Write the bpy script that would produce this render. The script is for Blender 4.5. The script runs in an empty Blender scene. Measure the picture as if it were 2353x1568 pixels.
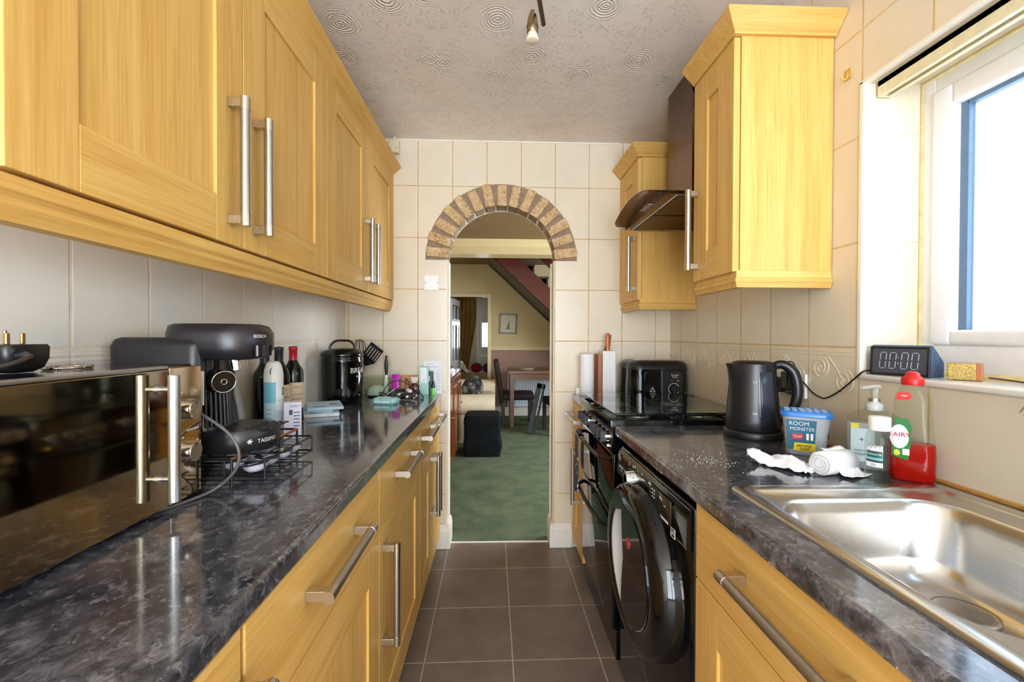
import bpy, bmesh, math, random
from mathutils import Vector, Matrix, Euler
random.seed(7)
SC = bpy.context.scene
COL = SC.collection
PI = math.pi

# ------------------------------------------------------------------ materials
def lin(c):
    def f(v):
        v /= 255.0
        return v / 12.92 if v <= 0.04045 else ((v + 0.055) / 1.055) ** 2.4
    return (f(c[0]), f(c[1]), f(c[2]), 1.0)

class NT:
    def __init__(s, name):
        s.m = bpy.data.materials.new(name); s.m.use_nodes = True
        s.t = s.m.node_tree; s.b = s.t.nodes['Principled BSDF']
    def n(s, kind, **kw):
        x = s.t.nodes.new(kind)
        for k, v in kw.items():
            setattr(x, k, v)
        return x
    def l(s, a, b): s.t.links.new(a, b)
    def math(s, op, a, b=None, c=None):
        x = s.n('ShaderNodeMath', operation=op)
        for i, v in enumerate((a, b, c)):
            if v is None: continue
            if hasattr(v, 'is_linked'): s.l(v, x.inputs[i])
            else: x.inputs[i].default_value = v
        return x.outputs[0]
    def mix(s, fac, a, b, mode='MIX'):
        x = s.n('ShaderNodeMix', data_type='RGBA', blend_type=mode)
        for i, v in ((0, fac), (6, a), (7, b)):
            if hasattr(v, 'is_linked'): s.l(v, x.inputs[i])
            else: x.inputs[i].default_value = v
        return x.outputs[2]
    def ramp(s, fac, stops):
        x = s.n('ShaderNodeValToRGB'); e = x.color_ramp.elements
        while len(e) < len(stops): e.new(0.5)
        for q, (p, c) in zip(e, stops):
            q.position = p; q.color = c
        s.l(fac, x.inputs[0]); return x.outputs[0]
    def noise(s, vec, scale, detail=4, rough=0.55, dist=0.0):
        x = s.n('ShaderNodeTexNoise'); x.inputs['Scale'].default_value = scale
        x.inputs['Detail'].default_value = detail; x.inputs['Roughness'].default_value = rough
        x.inputs['Distortion'].default_value = dist
        if vec is not None: s.l(vec, x.inputs['Vector'])
        return x.outputs[0]
    def pos(s): return s.n('ShaderNodeNewGeometry').outputs['Position']
    def obj(s): return s.n('ShaderNodeTexCoord').outputs['Object']
    def mapping(s, vec, scale=(1, 1, 1), loc=(0, 0, 0)):
        x = s.n('ShaderNodeMapping'); x.inputs['Scale'].default_value = scale; x.inputs['Location'].default_value = loc
        s.l(vec, x.inputs['Vector']); return x.outputs[0]
    def bump(s, h, strength=0.3, dist=0.002):
        x = s.n('ShaderNodeBump'); x.inputs['Strength'].default_value = strength; x.inputs['Distance'].default_value = dist
        s.l(h, x.inputs['Height']); s.l(x.outputs[0], s.b.inputs['Normal'])
    def set(s, **kw):
        for k, v in kw.items():
            k = k.replace('_', ' ')
            if hasattr(v, 'is_linked'): s.l(v, s.b.inputs[k])
            else: s.b.inputs[k].default_value = v

def plain(name, rgb, rough=0.5, metal=0.0, var=0.06, vs=40, coat=0.0, **kw):
    m = NT(name); c = lin(rgb)
    if var:
        nz = m.noise(m.obj(), vs, 3)
        d = tuple(max(0, x * (1 - var * 2)) for x in c[:3]) + (1,)
        e = tuple(min(1, x * (1 + var)) for x in c[:3]) + (1,)
        m.set(Base_Color=m.ramp(nz, [(0.3, d), (0.7, e)]))
    else:
        m.set(Base_Color=c)
    m.set(Roughness=rough, Metallic=metal)
    if coat: m.set(Coat_Weight=coat, Coat_Roughness=0.05)
    m.set(**kw)
    return m.m

def oak(name, axis):
    m = NT(name)
    inf = m.n('ShaderNodeObjectInfo')
    off = m.n('ShaderNodeCombineXYZ'); r = m.math('MULTIPLY', inf.outputs['Random'], 9.0)
    for i in range(3): m.l(r, off.inputs[i])
    add = m.n('ShaderNodeVectorMath', operation='ADD'); m.l(m.pos(), add.inputs[0]); m.l(off.outputs[0], add.inputs[1])
    sc = [26, 26, 26]; sc['xyz'.index(axis)] = 1.3
    v = m.mapping(add.outputs[0], tuple(sc))
    a = m.noise(v, 1.0, 5, 0.6, 0.7)
    sc2 = [190, 190, 190]; sc2['xyz'.index(axis)] = 5
    b = m.noise(m.mapping(add.outputs[0], tuple(sc2)), 1.0, 3, 0.6)
    big = m.noise(add.outputs[0], 2.2, 2)
    base = m.ramp(a, [(0.25, lin((200, 154, 82))), (0.5, lin((217, 176, 100))), (0.75, lin((228, 192, 120)))])
    pores = m.ramp(b, [(0.40, lin((196, 148, 84))), (0.56, (1, 1, 1, 1))])
    c = m.mix(0.20, base, pores, 'MULTIPLY')
    c = m.mix(m.math('MULTIPLY', big, 0.25), c, lin((216, 166, 80)))
    m.set(Base_Color=c, Roughness=0.42, Specular_IOR_Level=0.18)
    m.bump(b, 0.08, 0.0006)
    return m.m

OAKV, OAKH, OAKX = oak('oak_upright_grain', 'z'), oak('oak_lengthwise_grain', 'y'), oak('oak_crosswise_grain', 'x')

def tile(name, u, u0, w, v0, h, grout=(196, 172, 128), base=(228, 216, 194), gw=0.0035, dirty=0.5, border=False):
    """glazed wall tiles; u is the horizontal world axis; None for no upright joints"""
    m = NT(name)
    sep = m.n('ShaderNodeSeparateXYZ'); m.l(m.pos(), sep.inputs[0])
    z = m.math('DIVIDE', m.math('SUBTRACT', sep.outputs[2], v0), h)
    fz = m.math('FRACT', z)
    dz = m.math('MULTIPLY', m.math('MINIMUM', fz, m.math('SUBTRACT', 1.0, fz)), h)
    if u:
        uu = m.math('DIVIDE', m.math('SUBTRACT', sep.outputs['xy'.index(u)], u0), w)
        fu = m.math('FRACT', uu)
        du = m.math('MULTIPLY', m.math('MINIMUM', fu, m.math('SUBTRACT', 1.0, fu)), w)
        d = m.math('MINIMUM', du, dz)
        cell = m.math('ADD', m.math('FLOOR', uu), m.math('MULTIPLY', m.math('FLOOR', z), 17.3))
    else:
        d = dz; cell = m.math('FLOOR', z)
    wob = m.math('MULTIPLY', m.math('SUBTRACT', m.noise(m.pos(), 60, 3), 0.5), 0.0016)
    d2 = m.math('ADD', d, wob)
    g = m.n('ShaderNodeMapRange'); g.inputs[1].default_value = gw * 0.45; g.inputs[2].default_value = gw * 0.75
    m.l(d2, g.inputs[0]); face = g.outputs[0]
    wn = m.n('ShaderNodeTexWhiteNoise', noise_dimensions='1D'); m.l(cell, wn.inputs['W'])
    mott = m.noise(m.pos(), 9, 5, 0.6)
    b = lin(base); b2 = tuple(x * 0.88 for x in b[:3]) + (1,)
    tc = m.mix(mott, b2, b)
    tc = m.mix(m.math('MULTIPLY', wn.outputs[0], 0.16), tc, lin((238, 214, 172)))
    gc = m.ramp(m.noise(m.pos(), 14, 4, 0.7), [(0.35, lin(grout)), (0.62, lin(tuple(min(255, q + 34 * dirty) for q in grout)))])
    m.set(Base_Color=m.mix(face, gc, tc))
    m.set(Roughness=m.math('SUBTRACT', 0.75, m.math('MULTIPLY', face, 0.5)), Specular_IOR_Level=0.45)
    hgt = m.math('ADD', m.math('MULTIPLY', face, 1.0), m.math('MULTIPLY', m.noise(m.pos(), 22, 3), 0.25))
    m.bump(hgt, 0.5, 0.0012)
    return m.m

TB = tile('cream_tile_end_wall', 'x', -0.4565, 0.2, 2.118, 0.30, grout=(176, 138, 84), dirty=0.9)
TL = tile('window_lit_tile_side_wall', 'y', 0.934, 0.204, 1.216, 0.301, grout=(226, 214, 194), base=(240, 236, 228), gw=0.0065)  # base whitened to paint in window light falling on this wall
TR = tile('cream_tile_window_wall', 'y', 1.222, 0.2035, 1.216, 0.301, grout=(200, 174, 128), gw=0.005)
TRV = tile('cream_tile_reveal', None, 0, 1, 1.216, 0.301, grout=(190, 178, 160), gw=0.004)

def worktop_mat():
    m = NT('dark_mottled_laminate'); p = m.pos()
    big = m.noise(p, 5, 4, 0.55, 0.3)
    a = m.noise(m.mapping(p, (1.3, 1.0, 1)), 32, 9, 0.72, 0.5)
    b = m.noise(m.mapping(p, (1.3, 1.0, 1)), 60, 6, 0.6, 0.8)
    t = m.math('ADD', a, m.math('MULTIPLY', m.math('SUBTRACT', big, 0.5), 0.55))
    c = m.ramp(t, [(0.34, lin((34, 35, 42))), (0.46, lin((58, 59, 66))), (0.58, lin((86, 85, 91))), (0.76, lin((132, 129, 132)))])
    v = m.ramp(b, [(0.56, (0, 0, 0, 1)), (0.66, (0.16, 0.16, 0.17, 1)), (0.70, (0.02, 0.02, 0.02, 1))])
    c = m.mix(0.7, c, v, 'ADD')
    m.set(Base_Color=c, Roughness=0.10, Specular_IOR_Level=0.7, Coat_Weight=0.35, Coat_Roughness=0.06)
    m.bump(m.noise(p, 500, 2), 0.02, 0.0003)
    return m.m
WORK = worktop_mat()

def steel(name, rgb, rough, axis=None):
    m = NT(name); c = lin(rgb)
    if axis:
        sc = [600, 600, 600]; sc['xyz'.index(axis)] = 6
        nz = m.noise(m.mapping(m.obj(), tuple(sc)), 1.0, 3)
        m.set(Roughness=m.math('ADD', m.math('MULTIPLY', nz, 0.16), rough - 0.06))
        d = tuple(x * 0.86 for x in c[:3]) + (1,)
        m.set(Base_Color=m.mix(nz, d, c))
    else:
        nz = m.noise(m.obj(), 30, 3)
        m.set(Base_Color=c, Roughness=m.math('ADD', m.math('MULTIPLY', nz, 0.08), max(0.02, rough - 0.04)))
    m.set(Metallic=1.0)
    return m.m
BRUSH = steel('brushed_steel_bar', (196, 192, 188), 0.30, 'z')
SATIN = steel('satin_nickel', (206, 198, 186), 0.28)
INOX = steel('stainless_sink_steel', (205, 203, 200), 0.20, 'y')
CHROME = steel('chrome', (225, 225, 225), 0.05)
BRASSY = steel('antique_brass', (172, 150, 112), 0.22)
COPPER = steel('worn_copper', (196, 132, 104), 0.35)
ALU = steel('satin_aluminium', (205, 208, 212), 0.30)

BLKG = plain('gloss_black', (9, 9, 10), 0.06, var=0)
BLKM = plain('matt_black_plastic', (22, 22, 24), 0.38, var=0.05)
BLKS = plain('satin_black_plastic', (26, 25, 28), 0.30, var=0.04)
DGREY = plain('dark_grey_plastic', (58, 58, 62), 0.4)
WHITE = plain('white_plastic', (238, 237, 233), 0.35, var=0.02)
UPVC = plain('white_upvc', (240, 240, 243), 0.28, var=0.015)
TRIMW = plain('white_gloss_paint', (236, 230, 218), 0.3, var=0.02)
PAPER = plain('white_paper', (238, 238, 240), 0.8, var=0.03)
CREAM = plain('aged_cream_plastic', (226, 214, 178), 0.4, var=0.04)
SILIC = plain('yellowed_sealant', (226, 208, 150), 0.5, var=0.08)
INK = plain('white_print', (225, 225, 222), 0.5, var=0)
INKD = plain('dark_print', (52, 54, 66), 0.6, var=0)
RED = plain('red_plastic', (205, 28, 28), 0.3, var=0.04)

def glassy(name, rgb, rough=0.0, ior=1.45, alpha=None):
    m = NT(name); m.set(Base_Color=lin(rgb), Roughness=rough, Transmission_Weight=1.0, IOR=ior)
    return m.m
def thin_glass(name, rgb, rough=0.02, gloss=0.12):
    """a single pane or thin-walled clear plastic: straight-through light with a sheen"""
    m = NT(name)
    tr = m.n('ShaderNodeBsdfTransparent'); tr.inputs[0].default_value = lin(rgb)
    gl = m.n('ShaderNodeBsdfGlossy'); gl.inputs['Roughness'].default_value = rough
    fr = m.n('ShaderNodeLayerWeight'); fr.inputs[0].default_value = gloss
    geo = m.n('ShaderNodeNewGeometry'); fc = m.math('MULTIPLY', fr.outputs['Fresnel'], m.math('SUBTRACT', 1.0, geo.outputs['Backfacing']))
    mx = m.n('ShaderNodeMixShader'); m.l(fc, mx.inputs[0]); m.l(tr.outputs[0], mx.inputs[1]); m.l(gl.outputs[0], mx.inputs[2])
    out = m.t.nodes['Material Output']; m.l(mx.outputs[0], out.inputs[0])
    return m.m
PANE = thin_glass('window_glass', (250, 252, 255), 0.0, 0.10)
WPANE = thin_glass('dimming_window_glass', (170, 178, 186), 0.0, 0.05)  # tint added to cut the daylight coming through this window
CLEARP = thin_glass('clear_plastic', (244, 246, 241), 0.05, 0.22)
FROST = plain('frosted_plastic', (232, 234, 230), 0.35, var=0.02, Transmission_Weight=0.6, IOR=1.1)

def emit(name, rgb, s):
    m = NT(name); m.set(Base_Color=lin(rgb), Emission_Color=lin(rgb), Emission_Strength=s); return m.m

def ceil_mat():
    m = NT('swirled_artex_paint'); p = m.pos()
    fl = m.mapping(p, (1, 1, 0))
    vo = m.n('ShaderNodeTexVoronoi', voronoi_dimensions='2D'); vo.inputs['Scale'].default_value = 4.2; m.l(fl, vo.inputs['Vector'])
    dd = m.math('ADD', vo.outputs['Distance'], m.math('MULTIPLY', m.noise(fl, 14, 3), 0.10))
    ring = m.math('SINE', m.math('MULTIPLY', dd, 120.0))
    near = m.n('ShaderNodeMapRange'); near.inputs[1].default_value = 0.36; near.inputs[2].default_value = 0.10; m.l(vo.outputs['Distance'], near.inputs[0])
    pick = m.n('ShaderNodeTexWhiteNoise', noise_dimensions='3D'); m.l(vo.outputs['Position'], pick.inputs['Vector'])
    on = m.math('GREATER_THAN', pick.outputs[0], 0.45)
    patch = m.math('GREATER_THAN', m.noise(fl, 11, 2), 0.46)
    h1 = m.math('MULTIPLY', m.math('MULTIPLY', m.math('MULTIPLY', ring, near.outputs[0]), on), 0.6)
    sp = m.n('ShaderNodeMapRange'); sp.inputs[1].default_value = 0.56; sp.inputs[2].default_value = 0.72; m.l(m.noise(fl, 55, 4, 0.7, 2.0), sp.inputs[0])
    h2 = m.math('MULTIPLY', m.math('MULTIPLY', sp.outputs[0], patch), 1.5)
    m.set(Base_Color=m.ramp(m.noise(p, 1.8, 3), [(0.35, lin((232, 220, 208))), (0.65, lin((242, 234, 226)))]), Roughness=0.55)
    m.bump(m.math('ADD', h1, h2), 0.7, 0.004)
    return m.m

def floor_tile():
    m = NT('brown_floor_tile'); sep = m.n('ShaderNodeSeparateXYZ'); m.l(m.pos(), sep.inputs[0])
    c, s_ = math.cos(0.0089), math.sin(0.0089)
    x = m.math('SUBTRACT', sep.outputs[0], -0.2765); y = m.math('SUBTRACT', sep.outputs[1], 2.3528)
    u = m.math('ADD', m.math('MULTIPLY', x, c), m.math('MULTIPLY', y, s_))
    v = m.math('SUBTRACT', m.math('MULTIPLY', y, c), m.math('MULTIPLY', x, s_))
    uu = m.math('DIVIDE', u, 0.3375); vv = m.math('DIVIDE', v, 0.3375)
    fu, fv = m.math('FRACT', uu), m.math('FRACT', vv)
    d = m.math('MINIMUM', m.math('MINIMUM', fu, m.math('SUBTRACT', 1.0, fu)), m.math('MINIMUM', fv, m.math('SUBTRACT', 1.0, fv)))
    d = m.math('ADD', d, m.math('MULTIPLY', m.math('SUBTRACT', m.noise(m.pos(), 50, 3), 0.5), 0.004))
    g = m.n('ShaderNodeMapRange'); g.inputs[1].default_value = 0.0045; g.inputs[2].default_value = 0.008; m.l(d, g.inputs[0])
    cell = m.math('ADD', m.math('FLOOR', uu), m.math('MULTIPLY', m.math('FLOOR', vv), 7.7))
    wn = m.n('ShaderNodeTexWhiteNoise', noise_dimensions='1D'); m.l(cell, wn.inputs['W'])
    t = m.ramp(m.noise(m.pos(), 6, 5, 0.65), [(0.3, lin((110, 95, 86))), (0.7, lin((132, 117, 108)))])
    t = m.mix(m.math('MULTIPLY', wn.outputs[0], 0.25), t, lin((106, 92, 84)))
    m.set(Base_Color=m.mix(g.outputs[0], lin((190, 172, 152)), t), Roughness=0.36)
    m.bump(g.outputs[0], 0.4, 0.001)
    return m.m

def fabric(name, c1, c2, scale=30, rough=0.95, bs=0.3):
    m = NT(name); a = m.noise(m.obj(), scale, 4, 0.65)
    m.set(Base_Color=m.ramp(a, [(0.3, lin(c1)), (0.7, lin(c2))]), Roughness=rough, Specular_IOR_Level=0.2)
    m.bump(m.noise(m.obj(), 320, 2), bs, 0.002)
    return m.m
def wood(name, c1, c2, axis='z', rough=0.3):
    m = NT(name); sc = [22, 22, 22]; sc['xyz'.index(axis)] = 1.2
    a = m.noise(m.mapping(m.pos(), tuple(sc)), 1, 5, 0.6, 0.8)
    m.set(Base_Color=m.ramp(a, [(0.3, lin(c1)), (0.7, lin(c2))]), Roughness=rough)
    return m.m

# ------------------------------------------------------------------ mesh builder
class MB:
    def __init__(s): s.v = []; s.f = []; s.mi = []; s.sm = []; s.cur = 0; s.tf = None
    def mat(s, i): s.cur = i; return s
    def add(s, vs, fs, smooth=False):
        o = len(s.v)
        for p in vs:
            p = Vector(p)
            if s.tf is not None: p = s.tf @ p
            s.v.append(p)
        for f in fs:
            s.f.append([o + i for i in f]); s.mi.append(s.cur); s.sm.append(smooth)
        return s
    def frombm(s, bm, smooth=False):
        bm.verts.ensure_lookup_table(); bm.verts.index_update()
        s.add([v.co.copy() for v in bm.verts], [[v.index for v in f.verts] for f in bm.faces], smooth); bm.free(); return s
    def box(s, x0, x1, y0, y1, z0, z1, b=0.0, seg=2):
        x0, x1 = sorted((x0, x1)); y0, y1 = sorted((y0, y1)); z0, z1 = sorted((z0, z1))
        vs = [(x0, y0, z0), (x1, y0, z0), (x1, y1, z0), (x0, y1, z0), (x0, y0, z1), (x1, y0, z1), (x1, y1, z1), (x0, y1, z1)]
        fs = [(0, 3, 2, 1), (4, 5, 6, 7), (0, 1, 5, 4), (1, 2, 6, 5), (2, 3, 7, 6), (3, 0, 4, 7)]
        if b <= 0: return s.add(vs, fs)
        bm = bmesh.new(); bv = [bm.verts.new(p) for p in vs]
        for f in fs: bm.faces.new([bv[i] for i in f])
        b = min(b, 0.49 * min(x1 - x0, y1 - y0, z1 - z0))
        bmesh.ops.bevel(bm, geom=list(bm.edges), offset=b, segments=seg, profile=0.5, affect='EDGES')
        return s.frombm(bm, seg > 2)
    def ring_loft(s, rings, cap0=True, cap1=True, smooth=True, closed=True):
        n = len(rings[0]); vs = [p for r in rings for p in r]; fs = []
        for i in range(len(rings) - 1):
            for k in range(n if closed else n - 1):
                a = i * n + k; b = i * n + (k + 1) % n
                fs.append((a, b, b + n, a + n))
        s.add(vs, fs, smooth)
        if cap0: s.add(rings[0], [list(range(n))[::-1]])
        if cap1: s.add(rings[-1], [list(range(n))])
        return s
    def lathe(s, prof, c=(0, 0, 0), n=32, sx=1.0, sy=1.0, cap0=True, cap1=True, smooth=True):
        rings = [[(c[0] + r * sx * math.cos(2 * PI * k / n), c[1] + r * sy * math.sin(2 * PI * k / n), c[2] + z) for k in range(n)] for r, z in prof]
        return s.ring_loft(rings, cap0, cap1, smooth)
    def cyl(s, p, q, r, r2=None, n=20, smooth=True, caps=True):
        p, q = Vector(p), Vector(q); d = (q - p).normalized(); r2 = r if r2 is None else r2
        a = d.orthogonal().normalized(); b = d.cross(a)
        rings = [[o + (a * math.cos(2 * PI * k / n) + b * math.sin(2 * PI * k / n)) * rr for k in range(n)] for o, rr in ((p, r), (q, r2))]
        return s.ring_loft(rings, caps, caps, smooth)
    def tube(s, pts, r, n=8, closed=False):
        P = [Vector(p) for p in pts]; rings = []; a = None; N = len(P)
        for i, p in enumerate(P):
            if closed: d = P[(i + 1) % N] - P[i - 1]
            else: d = P[min(i + 1, N - 1)] - P[max(i - 1, 0)]
            d.normalize()
            a = d.orthogonal().normalized() if a is None else (a - d * a.dot(d)).normalized()
            b = d.cross(a)
            rr = r[i] if isinstance(r, (list, tuple)) else r
            rings.append([p + (a * math.cos(2 * PI * k / n) + b * math.sin(2 * PI * k / n)) * rr for k in range(n)])
        if closed: rings.append(rings[0]); return s.ring_loft(rings, False, False)
        return s.ring_loft(rings)
    def prism(s, poly, axis, a, b, smooth=False):
        """poly: 2-D points in the two other axes' order (xy, xz->(x,z), yz)"""
        def P(u, v, w):
            return {'x': (w, u, v), 'y': (u, w, v), 'z': (u, v, w)}[axis]
        r0 = [P(u, v, a) for u, v in poly]; r1 = [P(u, v, b) for u, v in poly]
        return s.ring_loft([r0, r1], True, True, smooth)
    def rrect(s, cx, cy, hx, hy, r, n=5):
        out = []; r = min(r, hx * 0.999, hy * 0.999)
        for (sx, sy, a0) in ((1, 1, 0), (-1, 1, PI / 2), (-1, -1, PI), (1, -1, 1.5 * PI)):
            for k in range(n + 1):
                a = a0 + PI / 2 * k / n
                out.append((cx + sx * (hx - r) + r * math.cos(a), cy + sy * (hy - r) + r * math.sin(a)))
        return out
    def rloft(s, secs, n=5, **kw):
        """secs: (z, cx, cy, hx, hy, r) rounded-rectangle sections stacked in z"""
        return s.ring_loft([[(x, y, z) for x, y in s.rrect(cx, cy, hx, hy, r, n)] for z, cx, cy, hx, hy, r in secs], **kw)
    def ball(s, c, r, n=16, m=10, sx=1, sy=1, sz=1):
        return s.lathe([(max(1e-4, r * math.sin(PI * k / m)), -r * sz * math.cos(PI * k / m)) for k in range(m + 1)], c, n, sx, sy)
    def sheet(s, grid, t=0.0, smooth=True):
        """grid of 3-D points -> surface; thickness t along z or given normal"""
        R, C = len(grid), len(grid[0]); vs = [p for r in grid for p in r]
        fs = [(i * C + j, i * C + j + 1, (i + 1) * C + j + 1, (i + 1) * C + j) for i in range(R - 1) for j in range(C - 1)]
        if t:
            bm = bmesh.new(); bv = [bm.verts.new(p) for p in vs]
            for f in fs: bm.faces.new([bv[i] for i in f])
            bm.normal_update(); bmesh.ops.solidify(bm, geom=list(bm.faces), thickness=t); return s.frombm(bm, smooth)
        return s.add(vs, fs, smooth)
    def text(s, body, size, M, ext=0.0002, align='CENTER'):
        cu = bpy.data.curves.new('lettering', 'FONT'); cu.body = body; cu.size = size; cu.extrude = ext
        cu.align_x = align; cu.align_y = 'CENTER'; cu.resolution_u = 3
        o = bpy.data.objects.new('lettering', cu); COL.objects.link(o)
        dg = bpy.context.evaluated_depsgraph_get(); me = bpy.data.meshes.new_from_object(o.evaluated_get(dg))
        s.add([M @ v.co for v in me.vertices], [list(p.vertices) for p in me.polygons])
        bpy.data.objects.remove(o); bpy.data.curves.remove(cu); bpy.data.meshes.remove(me)
        return s
    def build(s, name, mats, parent=None, loc=None):
        if not isinstance(mats, (list, tuple)): mats = [mats]
        me = bpy.data.meshes.new(name); off = Vector((0, 0, 0))
        if parent is not None: off = OFF.get(parent.name, off)
        elif loc is not None: off = Vector(loc)
        me.from_pydata([p - off for p in s.v], [], s.f)
        for m in mats: me.materials.append(m)
        for p, mi, sm in zip(me.polygons, s.mi, s.sm): p.material_index = mi; p.use_smooth = sm
        bm = bmesh.new(); bm.from_mesh(me); bmesh.ops.recalc_face_normals(bm, faces=bm.faces); bm.to_mesh(me); bm.free()
        me.update()
        o = bpy.data.objects.new(name, me); COL.objects.link(o)
        if parent is not None:
            o.parent = parent; OFF[o.name] = off
        else:
            o.location = off; OFF[o.name] = off
        return o
OFF = {}

def frame(o, x, y):
    """matrix placing lettering: origin o, baseline direction x, up direction y"""
    x = Vector(x).normalized(); y = Vector(y).normalized(); z = x.cross(y)
    return Matrix(((x.x, y.x, z.x, o[0]), (x.y, y.y, z.y, o[1]), (x.z, y.z, z.z, o[2]), (0, 0, 0, 1)))
def tag(o, label, cat, group=None, kind=None):
    o['label'] = label; o['category'] = cat
    if group: o['group'] = group
    if kind: o['kind'] = kind
    return o
def thing(name, label, cat, loc, rot=0.0, group=None):
    o = bpy.data.objects.new(name, None); COL.objects.link(o); o.empty_display_size = 0.05
    o.location = loc; o.rotation_euler = (0, 0, rot)
    OFF[o.name] = Vector((0, 0, 0)) if rot else Vector(loc)     # turned things are modelled in their own axes
    return tag(o, label, cat, group)
def struct(o): o['kind'] = 'structure'; return o
def bez(pts, n=12):
    """smooth curve through points (Catmull-Rom)"""
    P = [Vector(p) for p in pts]; P = [P[0] * 2 - P[1]] + P + [P[-1] * 2 - P[-2]]; out = []
    for i in range(1, len(P) - 2):
        for k in range(n):
            t = k / n
            out.append(0.5 * ((2 * P[i]) + (P[i + 1] - P[i - 1]) * t + (2 * P[i - 1] - 5 * P[i] + 4 * P[i + 1] - P[i + 2]) * t * t + (3 * P[i] - P[i - 1] - 3 * P[i + 1] + P[i + 2]) * t ** 3))
    out.append(P[-2]); return out

# ------------------------------------------------------------------ camera
F_PX, YAW, PITCH, ROLL, CAMZ = 1014.47, 0.0357, 0.0105, 0.0035, 1.245
cam = bpy.data.cameras.new('camera'); cam.sensor_width = 36; cam.lens = F_PX / 2353 * 36; cam.clip_start = 0.02
camo = bpy.data.objects.new('camera', cam); COL.objects.link(camo); SC.camera = camo
fwd = Vector((math.sin(YAW) * math.cos(PITCH), math.cos(YAW) * math.cos(PITCH), -math.sin(PITCH)))
r0 = Vector((math.cos(YAW), -math.sin(YAW), 0)); u0 = r0.cross(fwd)
rt = r0 * math.cos(ROLL) + u0 * math.sin(ROLL); up = u0 * math.cos(ROLL) - r0 * math.sin(ROLL)
camo.matrix_world = Matrix(((rt.x, up.x, -fwd.x, 0), (rt.y, up.y, -fwd.y, 0), (rt.z, up.z, -fwd.z, CAMZ), (0, 0, 0, 1)))

# ------------------------------------------------------------------ room shell
XL, XR, YB, YF, ZC = -0.868, 1.033, 2.589, -2.3, 2.385
WT = 0.12                                   # end wall thickness
WY0, WY1, WZ0, WZ1 = -0.25, 1.218, 1.14, 1.965   # kitchen window opening
AX, AZ, AR = 0.030, 1.69, 0.316             # arch centre, springing, inner radius

CEIL = ceil_mat()
m = MB(); m.box(XL - 0.2, XR + 0.32, YF - 0.2, YB + WT, ZC, ZC + 0.1); struct(m.build('ceiling', CEIL))
m = MB(); m.box(XL - 0.2, XR + 0.32, YF - 0.2, YB + 0.068, -0.1, 0); struct(m.build('floor', floor_tile()))

def scroll(m, o, ux, uz, s, thick):
    """running-wave relief of one dado tile: two spirals joined by a sweep"""
    def P(a, b): return tuple(o[i] + ux[i] * a + uz[i] * b for i in range(3))
    for cx, cy, k, ph in ((0.055, 0.0, 1, 0.4), (0.150, -0.035, 1, 0.4)):
        pts = []
        for i in range(34):
            t = i / 33 * 4.2 * PI; r = 0.004 + 0.034 * i / 33
            pts.append(P(cx + k * r * math.cos(t + ph), cy + r * math.sin(t + ph)))
        m.tube(pts, thick, 5)
    m.tube([P(0.085 + 0.065 * t / 8, 0.035 - 0.075 * (t / 8) ** 1.3) for t in range(9)], thick, 5)

# left wall
m = MB(); m.box(XL - 0.2, XL, YF - 0.2, YB + 0.02, 0, ZC)
for dz in (0.010, 0.022): m.box(XL - 0.001, XL + 0.0012, YF, YB, 1.216 - dz - 0.006, 1.216 - dz, 0.001)
for k in range(-4, 8): scroll(m, (XL + 0.0002, 0.934 + 0.204 * k, 1.150), (0, 1, 0), (0, 0, 1), 1, 0.0009)
struct(m.build('wall_left', TL))
# window wall, with its opening and tiled reveal
m = MB()
X1 = XR + 0.31
m.box(XR, X1, YF - 0.2, YB + 0.02, 0, WZ0); m.box(XR, X1, YF - 0.2, YB + 0.02, WZ1, ZC)
m.box(XR, X1, WY1, YB + 0.02, WZ0, WZ1); m.box(XR, X1, YF - 0.2, WY0, WZ0, WZ1)
for dz in (0.010, 0.022): m.box(XR - 0.0012, XR + 0.001, 1.222, YB, 1.216 - dz - 0.006, 1.216 - dz, 0.001)
for k in range(0, 7): scroll(m, (XR - 0.0002, 1.222 + 0.2035 * k + 0.2035, 1.150), (0, -1, 0), (0, 0, 1), 1, 0.0016)
m.mat(1); m.box(XR + 0.004, 1.20, WY1 - 0.003, WY1 + 0.01, WZ0, WZ1); m.box(XR + 0.004, 1.20, WY0, WY1, WZ1 - 0.003, WZ1 + 0.01)
struct(m.build('wall_right', [TR, TRV]))
# white corner bead round the opening, yellowed sealant at the frame
m = MB()
m.box(XR - 0.004, XR + 0.016, WY1 - 0.006, WY1 + 0.009, WZ0 - 0.004, WZ1 + 0.004, 0.003)
m.box(XR - 0.004, XR + 0.016, WY0, WY1 + 0.009, WZ1 - 0.006, WZ1 + 0.006, 0.003)
struct(m.build('trim_1', TRIMW))
m = MB(); m.tube([(1.203, WY1 - 0.006, WZ0), (1.203, WY1 - 0.006, WZ1 - 0.006), (1.203, WY0, WZ1 - 0.006)], 0.0065, 6)
m.tube([(1.203, WY1 - 0.006, WZ0 + 0.006), (1.203, WY0, WZ0 + 0.008)], 0.010, 6)
struct(m.build('trim_2', SILIC))

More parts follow.
